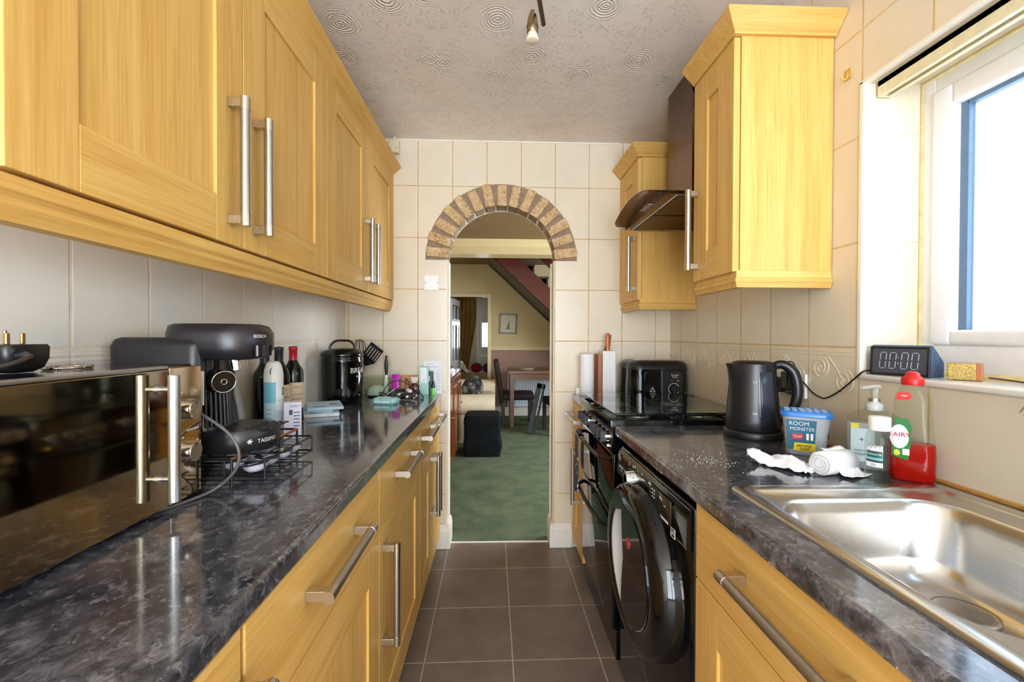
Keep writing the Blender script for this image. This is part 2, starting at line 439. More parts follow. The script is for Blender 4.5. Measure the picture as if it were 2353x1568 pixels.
# end wall with the arch cut through it
OX0, OX1 = -0.285, 0.335
N = 40
outl = [(OX0, 0), (OX0, AZ)] + [(AX - AR * math.cos(PI * k / N), AZ + AR * math.sin(PI * k / N)) for k in range(N + 1)] + [(OX1, AZ), (OX1, 0)]
m = MB()
def endwall(y):
    l = [(XL - 0.02, y, 0), (XL - 0.02, y, ZC), (XR + 0.02, y, ZC), (XR + 0.02, y, 0)]
    return l
for y in (YB, YB + WT):
    pts = [(x, y, z) for x, z in outl]
    # left pier, right pier, and fan above the arch
    m.add([(XL - 0.02, y, 0), (OX0, y, 0), (OX0, y, AZ), (XL - 0.02, y, AZ)], [(0, 1, 2, 3)])
    m.add([(OX1, y, 0), (XR + 0.02, y, 0), (XR + 0.02, y, AZ), (OX1, y, AZ)], [(0, 1, 2, 3)])
    arc = [(AX - AR * math.cos(PI * k / N), AZ + AR * math.sin(PI * k / N)) for k in range(N + 1)]
    top = []
    for x, z in arc:
        top.append((min(max(XL - 0.02 + (x - (AX - AR)) / (2 * AR) * (XR - XL + 0.04), XL - 0.02), XR + 0.02), ZC))
    top[0] = (XL - 0.02, ZC); top[-1] = (XR + 0.02, ZC)
    vs = [(x, y, z) for x, z in arc] + [(x, y, z) for x, z in top]; n = N + 1
    m.add(vs, [(k, k + 1, n + k + 1, n + k) for k in range(N)])
    m.add([(XL - 0.02, y, AZ), (OX0, y, AZ), (arc[0][0], y, arc[0][1]), (XL - 0.02, y, ZC)], [(0, 1, 2, 3)])
    m.add([(XR + 0.02, y, AZ), (OX1, y, AZ), (arc[-1][0], y, arc[-1][1]), (XR + 0.02, y, ZC)], [(0, 1, 2, 3)])
m.mat(1)
for (x0, z0), (x1, z1) in zip(outl[:-1], outl[1:]):
    if abs(x0 - x1) + abs(z0 - z1) > 1e-6:
        m.add([(x0, YB, z0), (x1, YB, z1), (x1, YB + WT, z1), (x0, YB + WT, z0)], [(0, 1, 2, 3)])
m.mat(0)
for i, x in enumerate([-0.8565 + 0.2 * k for k in range(10)]):
    if x + 0.2 < OX0 or x > OX1: scroll(m, (x, YB - 0.0002, 1.150), (1, 0, 0), (0, 0, 1), 1, 0.0009)
m.box(XL, OX0, YB - 0.0012, YB + 0.001, 1.192, 1.199, 0.001); m.box(OX1, XR, YB - 0.0012, YB + 0.001, 1.192, 1.199, 0.001)
JAMB = tile('jamb_tile', None, 0, 1, 1.218, 0.30, grout=(160, 128, 84))
struct(m.build('wall_back', [TB, JAMB]))
m = MB()
for x, s_ in ((OX0, 1), (OX1, -1)):
    m.box(x - 0.006 * (s_ > 0), x + 0.006 * (s_ < 0), YB - 0.004, YB + 0.008, 0.14, AZ, 0.002)
    m.box(x - 0.005, x + 0.005, YB + WT - 0.012, YB + WT + 0.003, 0.14, AZ, 0.002)
m.box(XL + 0.26, 0.72, YB - 0.006, YB + 0.004, ZC - 0.008, ZC, 0.002)
struct(m.build('trim_3', TRIMW))

# rough brick arch
def brick_mat():
    m = NT('pitted_tan_brick'); p = m.pos()
    inf = m.n('ShaderNodeObjectInfo')
    a = m.noise(p, 30, 5, 0.7, 0.6); b = m.noise(p, 75, 4, 0.75, 1.0)
    c = m.ramp(a, [(0.26, lin((128, 74, 36))), (0.38, lin((198, 158, 108))), (0.7, lin((230, 204, 160)))])
    c = m.mix(m.ramp(b, [(0.36, (1, 1, 1, 1)), (0.42, (0, 0, 0, 1))]), c, lin((62, 34, 18)))
    m.set(Base_Color=c, Roughness=0.75); m.bump(b, 0.9, 0.006); return m.m
BRICK = brick_mat(); MORTAR = plain('grey_brown_mortar', (150, 128, 106), 0.9, var=0.12, vs=60)
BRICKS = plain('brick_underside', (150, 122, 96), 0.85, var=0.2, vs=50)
m = MB(); R0, R1 = AR - 0.004, AR + 0.132
def ringsec(r, a, y): return (AX - r * math.cos(a), y, AZ + r * math.sin(a))
m.mat(1); M_ = 48
ri, ro = R0 + 0.004, R1 - 0.006
secs = []
for k in range(M_ + 1):
    a = PI * k / M_
    secs.append([ringsec(ri, a, YB - 0.013), ringsec(ro, a, YB - 0.008), ringsec(ro, a, YB + 0.02), ringsec(ri, a, YB + WT - 0.02)])
m.ring_loft(secs, smooth=False)
NB = 15; rnd = random.Random(3)
for k in range(NB):
    a0, a1 = PI * (k + 0.10) / NB, PI * (k + 0.90) / NB; ac_ = (a0 + a1) / 2; hw_ = (a1 - a0) / 2
    j = lambda s_=0.004: rnd.uniform(-s_, s_)
    for (yy, part) in ((0, 0),):
        bm = bmesh.new(); vs = []
        ra, rb = R0 + j(0.003), R1 - 0.010 + j(0.008)
        y0 = YB - 0.030 + j(0.003)
        for y, sh in ((y0, 0.0), (YB + WT - 0.035, 0.0)):
            for r, t in ((ra, a0), (rb, ac_ - hw_ * ra / rb), (rb, ac_ + hw_ * ra / rb), (ra, a1)):
                vs.append(bm.verts.new(ringsec(r + j(0.003), t + j(0.010), y)))
        for f in ((0, 1, 2, 3), (7, 6, 5, 4), (0, 4, 5, 1), (1, 5, 6, 2), (2, 6, 7, 3), (3, 7, 4, 0)): bm.faces.new([vs[i] for i in f])
        bmesh.ops.bevel(bm, geom=list(bm.edges), offset=0.005, segments=2, profile=0.5, affect='EDGES')
        bmesh.ops.subdivide_edges(bm, edges=list(bm.edges), cuts=1, use_grid_fill=True)
        for v in bm.verts: v.co += Vector((j(0.0014), j(0.0014), j(0.0014)))
        m.mat(0); m.frombm(bm)
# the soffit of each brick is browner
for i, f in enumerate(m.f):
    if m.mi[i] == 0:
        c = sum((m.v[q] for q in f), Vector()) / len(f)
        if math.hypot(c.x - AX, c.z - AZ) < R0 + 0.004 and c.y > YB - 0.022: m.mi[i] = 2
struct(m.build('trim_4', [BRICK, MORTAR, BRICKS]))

# skirting blocks at the archway
def skirt(m, x0, x1, y0, y1):
    m.box(x0, x1, y0, y1, 0, 0.115, 0.006); m.box(x0 + 0.002, x1 - 0.002, y0 + 0.003, y1 - 0.003, 0.112, 0.128, 0.004); m.box(x0 + 0.004, x1 - 0.004, y0 + 0.006, y1 - 0.006, 0.124, 0.145, 0.006)
m = MB(); skirt(m, XL, OX0 + 0.002, YB - 0.018, YB + 0.005); skirt(m, OX0 - 0.006, OX0 + 0.018, YB - 0.018, YB + WT + 0.02)
struct(m.build('baseboard_left', TRIMW))
m = MB(); skirt(m, OX1 - 0.002, 0.452, YB - 0.018, YB + 0.005); skirt(m, OX1 - 0.018, OX1 + 0.006, YB - 0.018, YB + WT + 0.02)
struct(m.build('baseboard_right', TRIMW))
# wall behind the camera; its glazed door is unseen and added as fill light
m = MB(); D0, D1, DZ = -0.84, 1.0, 2.33
m.box(XL - 0.02, D0, YF - 0.1, YF, 0, ZC); m.box(D1, XR + 0.02, YF - 0.1, YF, 0, ZC); m.box(D0, D1, YF - 0.1, YF, DZ, ZC)
struct(m.build('wall_front', tile('cream_tile_wall_behind_camera', 'x', -0.4565, 0.2, 2.118, 0.30)))
dr = struct(bpy.data.objects.new('added_glazed_door', None)); COL.objects.link(dr)
m = MB()
for a, b in ((D0, D0 + 0.05), (D1 - 0.05, D1)): m.box(a, b, YF - 0.07, YF - 0.01, 0, DZ, 0.004)
m.box((D0 + D1) / 2 - 0.05, (D0 + D1) / 2 + 0.05, YF - 0.07, YF - 0.01, 0.12, DZ - 0.06, 0.004)
for a, b in ((0, 0.12), (DZ - 0.06, DZ)): m.box(D0 + 0.05, D1 - 0.05, YF - 0.07, YF - 0.01, a, b, 0.004)
m.build('door_frame', UPVC, dr)
m = MB(); m.box(D0 + 0.05, D1 - 0.05, YF - 0.045, YF - 0.039, 0.12, DZ - 0.06)
m.build('pane', PANE, dr)

# kitchen window
win = struct(bpy.data.objects.new('window_1', None)); COL.objects.link(win)
FX0, FX1 = 1.203, 1.272
def rail_frame(m, x0, x1, y0, y1, z0, z1, wy, wz0, wz1, b=0.006):
    m.box(x0, x1, y0, y0 + wy, z0, z1, b, 3); m.box(x0, x1, y1 - wy, y1, z0, z1, b, 3)
    m.box(x0, x1, y0 + wy - 0.004, y1 - wy + 0.004, z0, z0 + wz0, b, 3); m.box(x0, x1, y0 + wy - 0.004, y1 - wy + 0.004, z1 - wz1, z1, b, 3)
m = MB(); rail_frame(m, FX0, FX1, WY0, WY1, WZ0, WZ1, 0.044, 0.088, 0.050)
m.box(FX0, FX1, 0.20, 0.27, WZ0 + 0.08, WZ1 - 0.04, 0.005)
m.build('window_frame', UPVC, win)
for ya, yb in ((0.262, WY1 - 0.040), (WY0 + 0.040, 0.208)):
    m = MB(); rail_frame(m, FX0 - 0.012, FX1 - 0.008, ya, yb, WZ0 + 0.086, WZ1 - 0.048, 0.058, 0.040, 0.058, 0.010)
    s_ = m.build('sash', UPVC, win)
    m = MB(); rail_frame(m, FX0 + 0.012, FX0 + 0.030, ya + 0.054, yb - 0.054, WZ0 + 0.122, WZ1 - 0.102, 0.024, 0.003, 0.014, 0.001)
    m.build('glazing_gasket', plain('sky_sheen_gasket', (96, 122, 148), 0.35, var=0.05), s_)  # blue-grey stands for sky mirrored in a black gasket
    m = MB(); m.box(FX0 + 0.022, FX0 + 0.026, ya + 0.054, yb - 0.054, WZ0 + 0.12, WZ1 - 0.10)
    m.build('pane', WPANE, s_)
m = MB(); m.box(XR - 0.006, 1.205, WY0, WY1 - 0.001, WZ0 - 0.012, WZ0 + 0.003, 0.004, 3)
m.build('window_sill', plain('glazed_white_sill_tile', (240, 238, 234), 0.2, var=0.02), win)

# ------------------------------------------------------------------ fitted cupboards
def handle(parent, c, axis, nx, length, face):
    """bar pull: brushed bar, plain end caps and square posts back to the face at x = face"""
    x, y, z = c; m = MB(); h = length / 2; cap = 0.027; r = 0.0112
    d = Vector((0, 1, 0)) if axis == 'y' else Vector((0, 0, 1)); C = Vector(c)
    m.cyl(C - d * (h - cap), C + d * (h - cap), r * 0.94, n=20)
    m.mat(1)
    for s_ in (-1, 1):
        m.cyl(C + d * s_ * (h - cap - 0.0005), C + d * s_ * h, r, n=20)
        p = C + d * s_ * (h - cap * 0.5)
        w = 0.0095
        m.box(min(x, face), max(x, face), p.y - w, p.y + w, p.z - w, p.z + w, 0.001)
    return m.build('handle', [BRUSH, SATIN], parent)

def shaker(name, parent, face, nx, y0, y1, z0, z1, st=0.098, rail=None, t=0.020, rec=0.007):
    """framed door in the plane x = face, facing nx"""
    rail = rail or st; m = MB(); g = 0.0018; y0 += g; y1 -= g
    xa, xb = face - nx * t, face; xp = face - nx * rec; b = 0.0016
    m.mat(0); m.box(xa, xb, y0, y0 + st, z0, z1, b); m.box(xa, xb, y1 - st, y1, z0, z1, b)
    m.mat(1); m.box(xa, xb, y0 + st, y1 - st, z0, z0 + rail, b); m.box(xa, xb, y0 + st, y1 - st, z1 - rail, z1, b)
    m.mat(0); m.box(xa + nx * 0.003, xp, y0 + st - 0.002, y1 - st + 0.002, z0 + rail - 0.002, z1 - rail + 0.002)
    return m.build(name, [OAKV, OAKH], parent)

UF, UZ0, UZ1 = -0.597, 1.450, 2.178         # left wall units: door face, bottom, top
doorsL = [(0.557, 1.067), (1.067, 1.581), (1.581, 2.083), (2.083, 2.587)]
def wall_unit(y0, y1, doors, label, hy):
    u = thing('wall_cabinet', label, 'cupboard', (XL, y0, UZ0), group='oak wall cupboards on the long side')
    m = MB(); m.box(XL + 0.002, UF - 0.022, y0, y1, UZ0, UZ1 - 0.004, 0.001); m.build('carcass', OAKV, u)
    for (a, b), h in zip(doors, hy):
        d = shaker('door', u, UF, 1, a, b, UZ0, UZ1)
        handle(d, (UF + 0.034, h, 1.634), 'z', 1, 0.287, UF)
    return u
wall_unit(0.557, 1.581, doorsL[:2], 'nearest oak two door wall cupboard above the microwave and coffee machine', (1.014, 1.116))
wall_unit(1.581, 2.587, doorsL[2:], 'farther oak two door wall cupboard next to the arch wall above the black canister', (2.033, 2.133))

def strip(name, label, cat, prof, y0, y1, mat):
    """moulding of profile (x, z) running along y"""
    m = MB(); m.prism(prof, 'y', y0, y1)
    return tag(m.build(name, mat, None, (prof[0][0], y0, prof[0][1])), label, cat)
strip('cornice', 'long sloping oak cornice along the top of the left wall cupboards', 'cornice',
      [(-0.606, 2.178), (-0.598, 2.176), (-0.552, 2.218), (-0.556, 2.226), (-0.62, 2.226), (-0.66, 2.180)], 0.557, 2.587, OAKH)
strip('light_pelmet', 'long oak light pelmet along the bottom of the left wall cupboards', 'pelmet',
      [(-0.602, 1.444), (-0.601, 1.424), (-0.607, 1.416), (-0.607, 1.408), (-0.611, 1.400), (-0.615, 1.388), (-0.634, 1.386), (-0.634, 1.448)], 0.557, 2.587, OAKH)

# base units on the left
BF, BAR = -0.327, -0.287
def base_unit(y0, y1, label, dh, vh, two=False):
    u = thing('base_cabinet', label, 'cupboard', (XL, y0, 0.0), group='oak base cupboards under the long worktop')
    m = MB(); m.box(XL + 0.012, BF - 0.022, y0 + 0.001, y1 - 0.001, 0.07, 0.871, 0.001); m.build('carcass', OAKV, u)
    m = MB(); m.box(BF - 0.020, BF, y0 + 0.002, y1 - 0.002, 0.694, 0.869, 0.0016); d = m.build('drawer', OAKH, u)
    if dh is not None: handle(d, (BAR, dh, 0.795), 'y', 1, 0.287, BF)
    d = shaker('door', u, BF, 1, y0, y1, 0.07, 0.690, 0.10)
    if vh is not None: handle(d, (BAR, vh, 0.495), 'z', 1, 0.30, BF)
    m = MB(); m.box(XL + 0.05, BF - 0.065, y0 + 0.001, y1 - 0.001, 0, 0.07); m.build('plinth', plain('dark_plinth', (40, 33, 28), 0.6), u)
    return u
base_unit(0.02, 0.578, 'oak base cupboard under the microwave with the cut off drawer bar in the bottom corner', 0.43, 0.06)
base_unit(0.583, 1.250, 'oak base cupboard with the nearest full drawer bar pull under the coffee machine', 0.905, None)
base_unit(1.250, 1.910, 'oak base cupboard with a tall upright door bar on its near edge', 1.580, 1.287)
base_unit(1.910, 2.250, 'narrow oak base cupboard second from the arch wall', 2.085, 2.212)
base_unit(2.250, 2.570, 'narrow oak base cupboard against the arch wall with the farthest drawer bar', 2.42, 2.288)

def worktop(name, label, x0, x1, y0, y1, nose, back):
    """laminate slab with a rolled front edge at x = nose"""
    s_ = 1 if nose > back else -1; r = 0.010; zt, zb = 0.910, 0.873
    prof = [(back, zb), (back, zt)] + [(nose - s_ * r + s_ * r * math.sin(PI / 2 * k / 6), zt - r + r * math.cos(PI / 2 * k / 6)) for k in range(7)] + [(nose - s_ * 0.003 * k / 2, zb + 0.006 * (1 - k / 2)) for k in range(3)]
    m = MB(); m.prism(prof, 'y', y0, y1); return tag(m.build(name, WORK, None, (nose, y0, zb)), label, 'worktop')
worktop('worktop', 'long dark mottled laminate worktop carrying the microwave and coffee machine', XL, -0.32, -0.30, YB - 0.003, -0.32, XL)

# ------------------------------------------------------------------ right-hand run
RF = 0.462
def mould(m, path, prof, side=1):
    """sweep a profile of (outward, z) pairs along a flat path with mitred corners"""
    P = [Vector((x, y)) for x, y in path]; rings = []
    for i, p in enumerate(P):
        ds = []
        if i > 0: ds.append((p - P[i - 1]).normalized())
        if i < len(P) - 1: ds.append((P[i + 1] - p).normalized())
        ns = [Vector((d.y, -d.x)) * side for d in ds]
        n = sum(ns, Vector((0, 0))) / len(ns); n = n / n.length_squared if n.length_squared > 1e-6 else ns[0]
        rings.append([(p.x + n.x * o, p.y + n.y * o, z) for o, z in prof])
    m.ring_loft(rings, smooth=False); return m
CROWN = lambda z: [(0.0, z), (0.010, z), (0.012, z + 0.006), (0.052, z + 0.048), (0.050, z + 0.056), (-0.02, z + 0.056), (-0.02, z)]
PELM = lambda z: [(-0.002, z), (-0.002, z - 0.020), (0.004, z - 0.026), (0.004, z - 0.034), (0.000, z - 0.040), (-0.004, z - 0.052), (-0.020, z - 0.054), (-0.022, z)]

def right_wall_unit(y0, y1, cx, fx, z0, z1, label, hy, near_side):
    u = thing('wall_cabinet', label, 'cupboard', (XR, y0, z0), group='oak wall cupboards on the window side')
    m = MB(); m.box(cx, XR - 0.002, y0, y1, z0, z1, 0.001); m.build('carcass', OAKV, u)
    d = shaker('door', u, fx, -1, y0 + 0.001, y1, z0 - 0.004, z1 - 0.004, 0.098)
    handle(d, (fx - 0.034, hy, 1.628), 'z', -1, 0.287, fx)
    m = MB(); mould(m, [(fx + 0.004, y1), (fx + 0.004, y0 - 0.002), (XR - 0.002, y0 - 0.002)], CROWN(z1 - 0.002), 1); m.build('cornice', OAKX, u)
    m = MB(); mould(m, [(fx + 0.010, y1), (fx + 0.010, y0 - 0.001), (XR - 0.002, y0 - 0.001)], PELM(z0), 1); m.build('light_pelmet', OAKX, u)
    return u
right_wall_unit(1.325, 1.598, 0.743, 0.721, 1.450, 2.162, 'tall narrow oak wall cupboard beside the window above the kettle', 1.566, True)
right_wall_unit(2.252, 2.587, 0.748, 0.727, 1.440, 2.170, 'small oak wall cupboard in the far corner behind the cooker hood', 2.300, True)
m = MB(); m.tube(bez([(0.86, 1.62, 2.225), (0.80, 1.66, 2.26), (0.775, 1.72, 2.28), (0.80, 1.78, 2.25), (0.85, 1.80, 2.22), (0.90, 1.74, 2.20), (0.90, 1.66, 2.20)]), 0.006, 6)
m.box(0.80, 0.95, 1.56, 1.62, 2.219, 2.236, 0.004)
tag(m.build('coiled_cable', BLKM, None, (0.87, 1.6, 2.219)), 'coiled dark cable left on top of the tall narrow wall cupboard', 'cable')

# base units: sink run
def base_unit_r(y0, y1, label, dh, vh, face=RF, hollow=False):
    u = thing('base_cabinet', label, 'cupboard', (XR, y0, 0.0), group='oak base cupboards on the window side')
    m = MB(); xa, xb = face + 0.021, XR - 0.014
    if hollow:
        for a, b in ((y0 + 0.001, y0 + 0.018), (y1 - 0.018, y1 - 0.001)): m.box(xa, xb, a, b, 0.07, 0.871)
        m.box(xa, xb, y0, y1, 0.07, 0.09); m.box(xb - 0.01, xb, y0 + 0.018, y1 - 0.018, 0.09, 0.871)
    else: m.box(xa, xb, y0 + 0.001, y1 - 0.001, 0.07, 0.871, 0.001)
    m.build('carcass', OAKV, u)
    m = MB(); m.box(face, face + 0.020, y0 + 0.002, y1 - 0.002, 0.694, 0.869, 0.0016); d = m.build('drawer', OAKH, u)
    if dh is not None: handle(d, (face - 0.040, dh, 0.795), 'y', -1, 0.287, face)
    d = shaker('door', u, face, -1, y0, y1, 0.07, 0.690, 0.10)
    if vh is not None: handle(d, (face - 0.040, vh, 0.495), 'z', -1, 0.30, face)
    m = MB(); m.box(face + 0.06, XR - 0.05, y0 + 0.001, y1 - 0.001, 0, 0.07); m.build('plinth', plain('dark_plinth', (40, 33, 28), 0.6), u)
    return u
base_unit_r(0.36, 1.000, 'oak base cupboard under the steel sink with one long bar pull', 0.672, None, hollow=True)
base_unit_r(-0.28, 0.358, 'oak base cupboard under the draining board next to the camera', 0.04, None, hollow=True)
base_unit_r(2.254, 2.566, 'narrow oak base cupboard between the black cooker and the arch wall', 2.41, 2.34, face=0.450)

# worktops on the right: one slab cut out for the sink, one short slab beyond the cooker
def nose_prof(nose, back):
    s_ = -1; r = 0.010; zt, zb = 0.910, 0.873
    return [(back, zb), (back, zt)] + [(nose + r - r * math.sin(PI / 2 * k / 6), zt - r + r * math.cos(PI / 2 * k / 6)) for k in range(7)] + [(nose + 0.003 * k / 2, zb + 0.006 * (1 - k / 2)) for k in range(3)]
SX0, SX1, SY0, SY1 = 0.518, 0.998, -0.02, 0.958       # sink outline
m = MB(); m.prism(nose_prof(0.447, XR - 0.001), 'y', SY1 - 0.02, 1.640); m.prism(nose_prof(0.447, SX0 + 0.02), 'y', SY0 + 0.02, SY1 - 0.02)
m.prism(nose_prof(0.447, XR - 0.001), 'y', -0.30, SY0 + 0.02); m.box(SX1 - 0.02, XR - 0.001, SY0 + 0.02, SY1 - 0.02, 0.873, 0.910)
tag(m.build('worktop', WORK, None, (0.447, -0.3, 0.873)), 'dark mottled laminate worktop holding the steel sink and the kettle', 'worktop')
m = MB(); m.prism(nose_prof(0.447, XR - 0.001), 'y', 2.250, YB - 0.003)
tag(m.build('worktop', WORK, None, (0.447, 2.25, 0.873)), 'short dark laminate worktop beyond the cooker under the deep fryer', 'worktop')
m = MB(); m.tube([(XR - 0.003, -0.3, 0.911), (XR - 0.003, 1.63, 0.911)], 0.006, 6)
struct(m.build('trim_5', plain('ochre_edge_seal', (176, 128, 52), 0.5, var=0.15)))

# stainless sink
sk = thing('kitchen_sink', 'stainless steel inset sink with a rounded single bowl', 'sink', (SX0, SY0, 0.910))
m = MB(); cx, cy, hx, hy = (SX0 + SX1) / 2, (SY0 + SY1) / 2, (SX1 - SX0) / 2, (SY1 - SY0) / 2
bx, by, bhx, bhy = 0.738, 0.672, 0.176, 0.212
secs = [(0.9102, cx, cy, hx, hy, 0.012), (0.9155, cx, cy, hx - 0.001, hy - 0.001, 0.012), (0.9170, cx, cy, hx - 0.005, hy - 0.005, 0.014),
        (0.9165, cx, cy, hx - 0.026, hy - 0.026, 0.022), (0.9150, cx, cy, hx - 0.030, hy - 0.030, 0.022), (0.9105, cx, cy, hx - 0.036, hy - 0.036, 0.022),
        (0.9095, bx, by, bhx + 0.010, bhy + 0.010, 0.085), (0.9080, bx, by, bhx + 0.004, bhy + 0.004, 0.080), (0.902, bx, by, bhx, bhy, 0.076), (0.880, bx, by, bhx - 0.006, bhy - 0.006, 0.075),
        (0.800, bx, by, bhx - 0.016, bhy - 0.016, 0.072), (0.775, bx, by, bhx - 0.024, bhy - 0.024, 0.070), (0.762, bx, by, bhx - 0.040, bhy - 0.040, 0.060), (0.757, bx, by, bhx - 0.062, bhy - 0.062, 0.05),
        (0.755, bx, by, 0.055, 0.06, 0.05)]
m.rloft(secs, n=10, cap0=False)
m.build('basin', INOX, sk)
m = MB()
for k in range(5):
    x = 0.60 + k * 0.068
    m.tube([(x, 0.06, 0.9105), (x, 0.40, 0.9105)], 0.004, 8)
m.build('drainer_ribs', INOX, sk)
m = MB(); m.lathe([(0.0001, 0.0), (0.043, 0.0), (0.046, 0.003), (0.045, 0.007), (0.036, 0.0075), (0.033, 0.006), (0.012, 0.007), (0.0001, 0.007)], (0.828, 0.745, 0.7556), 36)
m.build('waste_strainer', INOX, sk)
tp = thing('kitchen_tap', 'chrome swan neck tap whose spout end shows beside the window sill', 'tap', (0.965, 0.36, 0.917))
m = MB(); m.lathe([(0.030, 0), (0.030, 0.008), (0.024, 0.014), (0.024, 0.075), (0.019, 0.085)], (0.965, 0.36, 0.9172), 28)
path = bez([(0.965, 0.36, 0.99), (0.965, 0.365, 1.12), (0.955, 0.41, 1.225), (0.934, 0.51, 1.265), (0.914, 0.605, 1.24), (0.904, 0.660, 1.180), (0.900, 0.680, 1.146)], 10)
m.tube(path, [0.0165 + 0.005 * (i / (len(path) - 1)) ** 2 for i in range(len(path))], 20); m.build('spout', CHROME, tp)
m = MB(); m.cyl((0.9001, 0.6805, 1.1455), (0.896, 0.699, 1.112), 0.0225, 0.0215, 24); m.build('aerator', CHROME, tp)
m = MB(); m.cyl((0.985, 0.36, 0.968), (1.015, 0.33, 0.985), 0.008, 0.006); m.build('lever', CHROME, tp)

# ------------------------------------------------------------------ washing machine
wm = thing('washing_machine', 'glossy black front loading washing machine with a big porthole under the worktop', 'washing machine', (1.0, 1.005, 0.0))
WY0_, WY1_, WX = 1.006, 1.602, 0.458
WYC = (WY0_ + WY1_) / 2
m = MB(); m.box(WX, 1.0, WY0_, WY1_, 0.012, 0.848, 0.012, 3)
for y in (WY0_ + 0.06, WY1_ - 0.06):
    for x in (WX + 0.08, 0.92): m.cyl((x, y, 0), (x, y, 0.02), 0.02)
m.build('casing', BLKG, wm)
m = MB(); prof = [(WX + 0.02, 0.742), (WX - 0.004, 0.742), (WX - 0.014, 0.752), (WX - 0.012, 0.815), (WX - 0.002, 0.838), (WX + 0.02, 0.846)]
m.prism(prof, 'y', WY0_ + 0.004, WY1_ - 0.004); panel = m.build('control_panel', BLKG, wm)
m = MB(); m.tube([(WX - 0.002, WY0_ + 0.01, 0.8375), (WX - 0.002, WY1_ - 0.01, 0.8375)], 0.0012, 6); m.tube([(WX - 0.006, WY0_ + 0.02, 0.7415), (WX - 0.006, WY0_ + 0.10, 0.7405), (WX - 0.004, WY0_ + 0.22, 0.728)], 0.0012, 6)
m.build('trim_line', SATIN, panel)
m = MB(); m.cyl((WX - 0.012, 1.392, 0.789), (WX - 0.020, 1.392, 0.789), 0.031, 0.030, 32); m.cyl((WX - 0.020, 1.392, 0.789), (WX - 0.046, 1.392, 0.789), 0.026, 0.023, 32)
m.mat(1); m.cyl((WX - 0.046, 1.392, 0.789), (WX - 0.044, 1.392, 0.789), 0.017, 0.017, 28)
for k in range(12):
    a = 2 * PI * k / 12; m.mat(0).cyl((WX - 0.021, 1.392 + 0.0255 * math.cos(a), 0.789 + 0.0255 * math.sin(a)), (WX - 0.044, 1.392 + 0.0235 * math.cos(a), 0.789 + 0.0235 * math.sin(a)), 0.002, n=6)
m.build('programme_dial', [CHROME, SATIN], panel)
m = MB(); m.box(WX - 0.0155, WX - 0.012, 1.100, 1.262, 0.760, 0.826, 0.004, 3)
dsp = m.build('display_window', plain('bronze_gloss_display', (46, 38, 34), 0.08, var=0), panel)
m = MB(); FM = lambda y, z, x=WX - 0.0158: frame((x, y, z), (0, -1, 0), (0, 0, 1))
for z in (0.815, 0.805, 0.795, 0.785): m.text(': .', 0.012, FM(1.243, z)); m.text('00', 0.006, FM(1.228, z)); m.text('00', 0.006, FM(1.214, z))
m.box(WX - 0.0162, WX - 0.0150, 1.115, 1.262, 0.762, 0.768); m.text('8 kg', 0.010, FM(1.165, 0.812)); m.text('- +', 0.012, FM(1.14, 0.800))
m.build('display_print', INK, dsp)
m = MB()
for k in range(9):
    a = -1.2 + k * 0.55; ca, sa = math.cos(a), math.sin(a)
    m.tube([(WX - 0.0136, 1.392 - 0.036 * ca, 0.789 + 0.036 * sa), (WX - 0.0136, 1.392 - 0.046 * ca, 0.789 + 0.044 * sa)], 0.0008, 5)
for y, z, t in ((1.452, 0.818, '90'), (1.452, 0.803, '40'), (1.448, 0.826, '60'), (1.325, 0.826, '30'), (1.318, 0.788, 'RAPID'), (1.322, 0.772, '20'), (1.30, 0.762, 'SPIN')): m.text(t, 0.008, FM(y, z, WX - 0.0138))
m.text('NFC', 0.012, FM(1.285, 0.795, WX - 0.0138)); m.text('ON/OFF', 0.006, FM(1.50, 0.782, WX - 0.0138)); m.text('DYNAMIC', 0.011, FM(1.545, 0.782, WX - 0.0138)); m.text('next', 0.009, FM(1.545, 0.771, WX - 0.0138))
fr_ = [(WX - 0.0142, 1.086 + a, 0.752 + b) for a, b in ((-0.012, -0.010), (0.012, -0.010), (0.012, 0.012), (-0.012, 0.012))]
m.tube(fr_, 0.0009, 5, closed=True); m.text('H', 0.016, FM(1.086, 0.753, WX - 0.0142))
m.build('panel_print', INK, panel)
m = MB(); m.ball((WX - 0.0135, 1.568, 0.812), 0.017, sx=0.12, sy=1.1, sz=0.75); m.build('badge', SATIN, panel)
# porthole, turned about the x axis
DZ_, RY = 0.565, 1.08
def rings_x(prof, n=56, ry=1.0, c=(WYC, DZ_)):
    return [[(x, c[0] + r * ry * math.cos(2 * PI * k / n), c[1] + r * math.sin(2 * PI * k / n)) for k in range(n)] for r, x in prof]
m = MB(); m.ring_loft(rings_x([(0.240, WX + 0.004), (0.238, WX - 0.020), (0.233, WX - 0.046), (0.222, WX - 0.060), (0.205, WX - 0.066), (0.172, WX - 0.066), (0.166, WX - 0.060), (0.164, WX - 0.030)], ry=RY), False, False)
door = m.build('porthole_door', BLKG, wm)
m = MB(); m.ring_loft(rings_x([(0.1655, WX - 0.058), (0.168, WX - 0.064), (0.160, WX - 0.062), (0.152, WX - 0.050), (0.150, WX - 0.048), (0.140, WX - 0.036), (0.132, WX - 0.012)], ry=RY), False, False); m.build('inner_ring', plain('window_glint_ring', (206, 206, 208), 0.18, var=0.02), door)  # pale grey paints the window's reflection into a chrome ring
m = MB(); m.ring_loft(rings_x([(0.138, WX - 0.030), (0.110, WX - 0.034), (0.05, WX - 0.037), (0.001, WX - 0.038)], ry=RY), False, True); m.build('door_glass', thin_glass('smoked_door_glass', (96, 84, 74), 0.02, 0.3), door)
seg_ = [(WYC + 0.166 * RY * math.cos(a), DZ_ + 0.166 * math.sin(a)) for a in [0.40 * PI + 1.20 * PI * k / 40 for k in range(41)]]
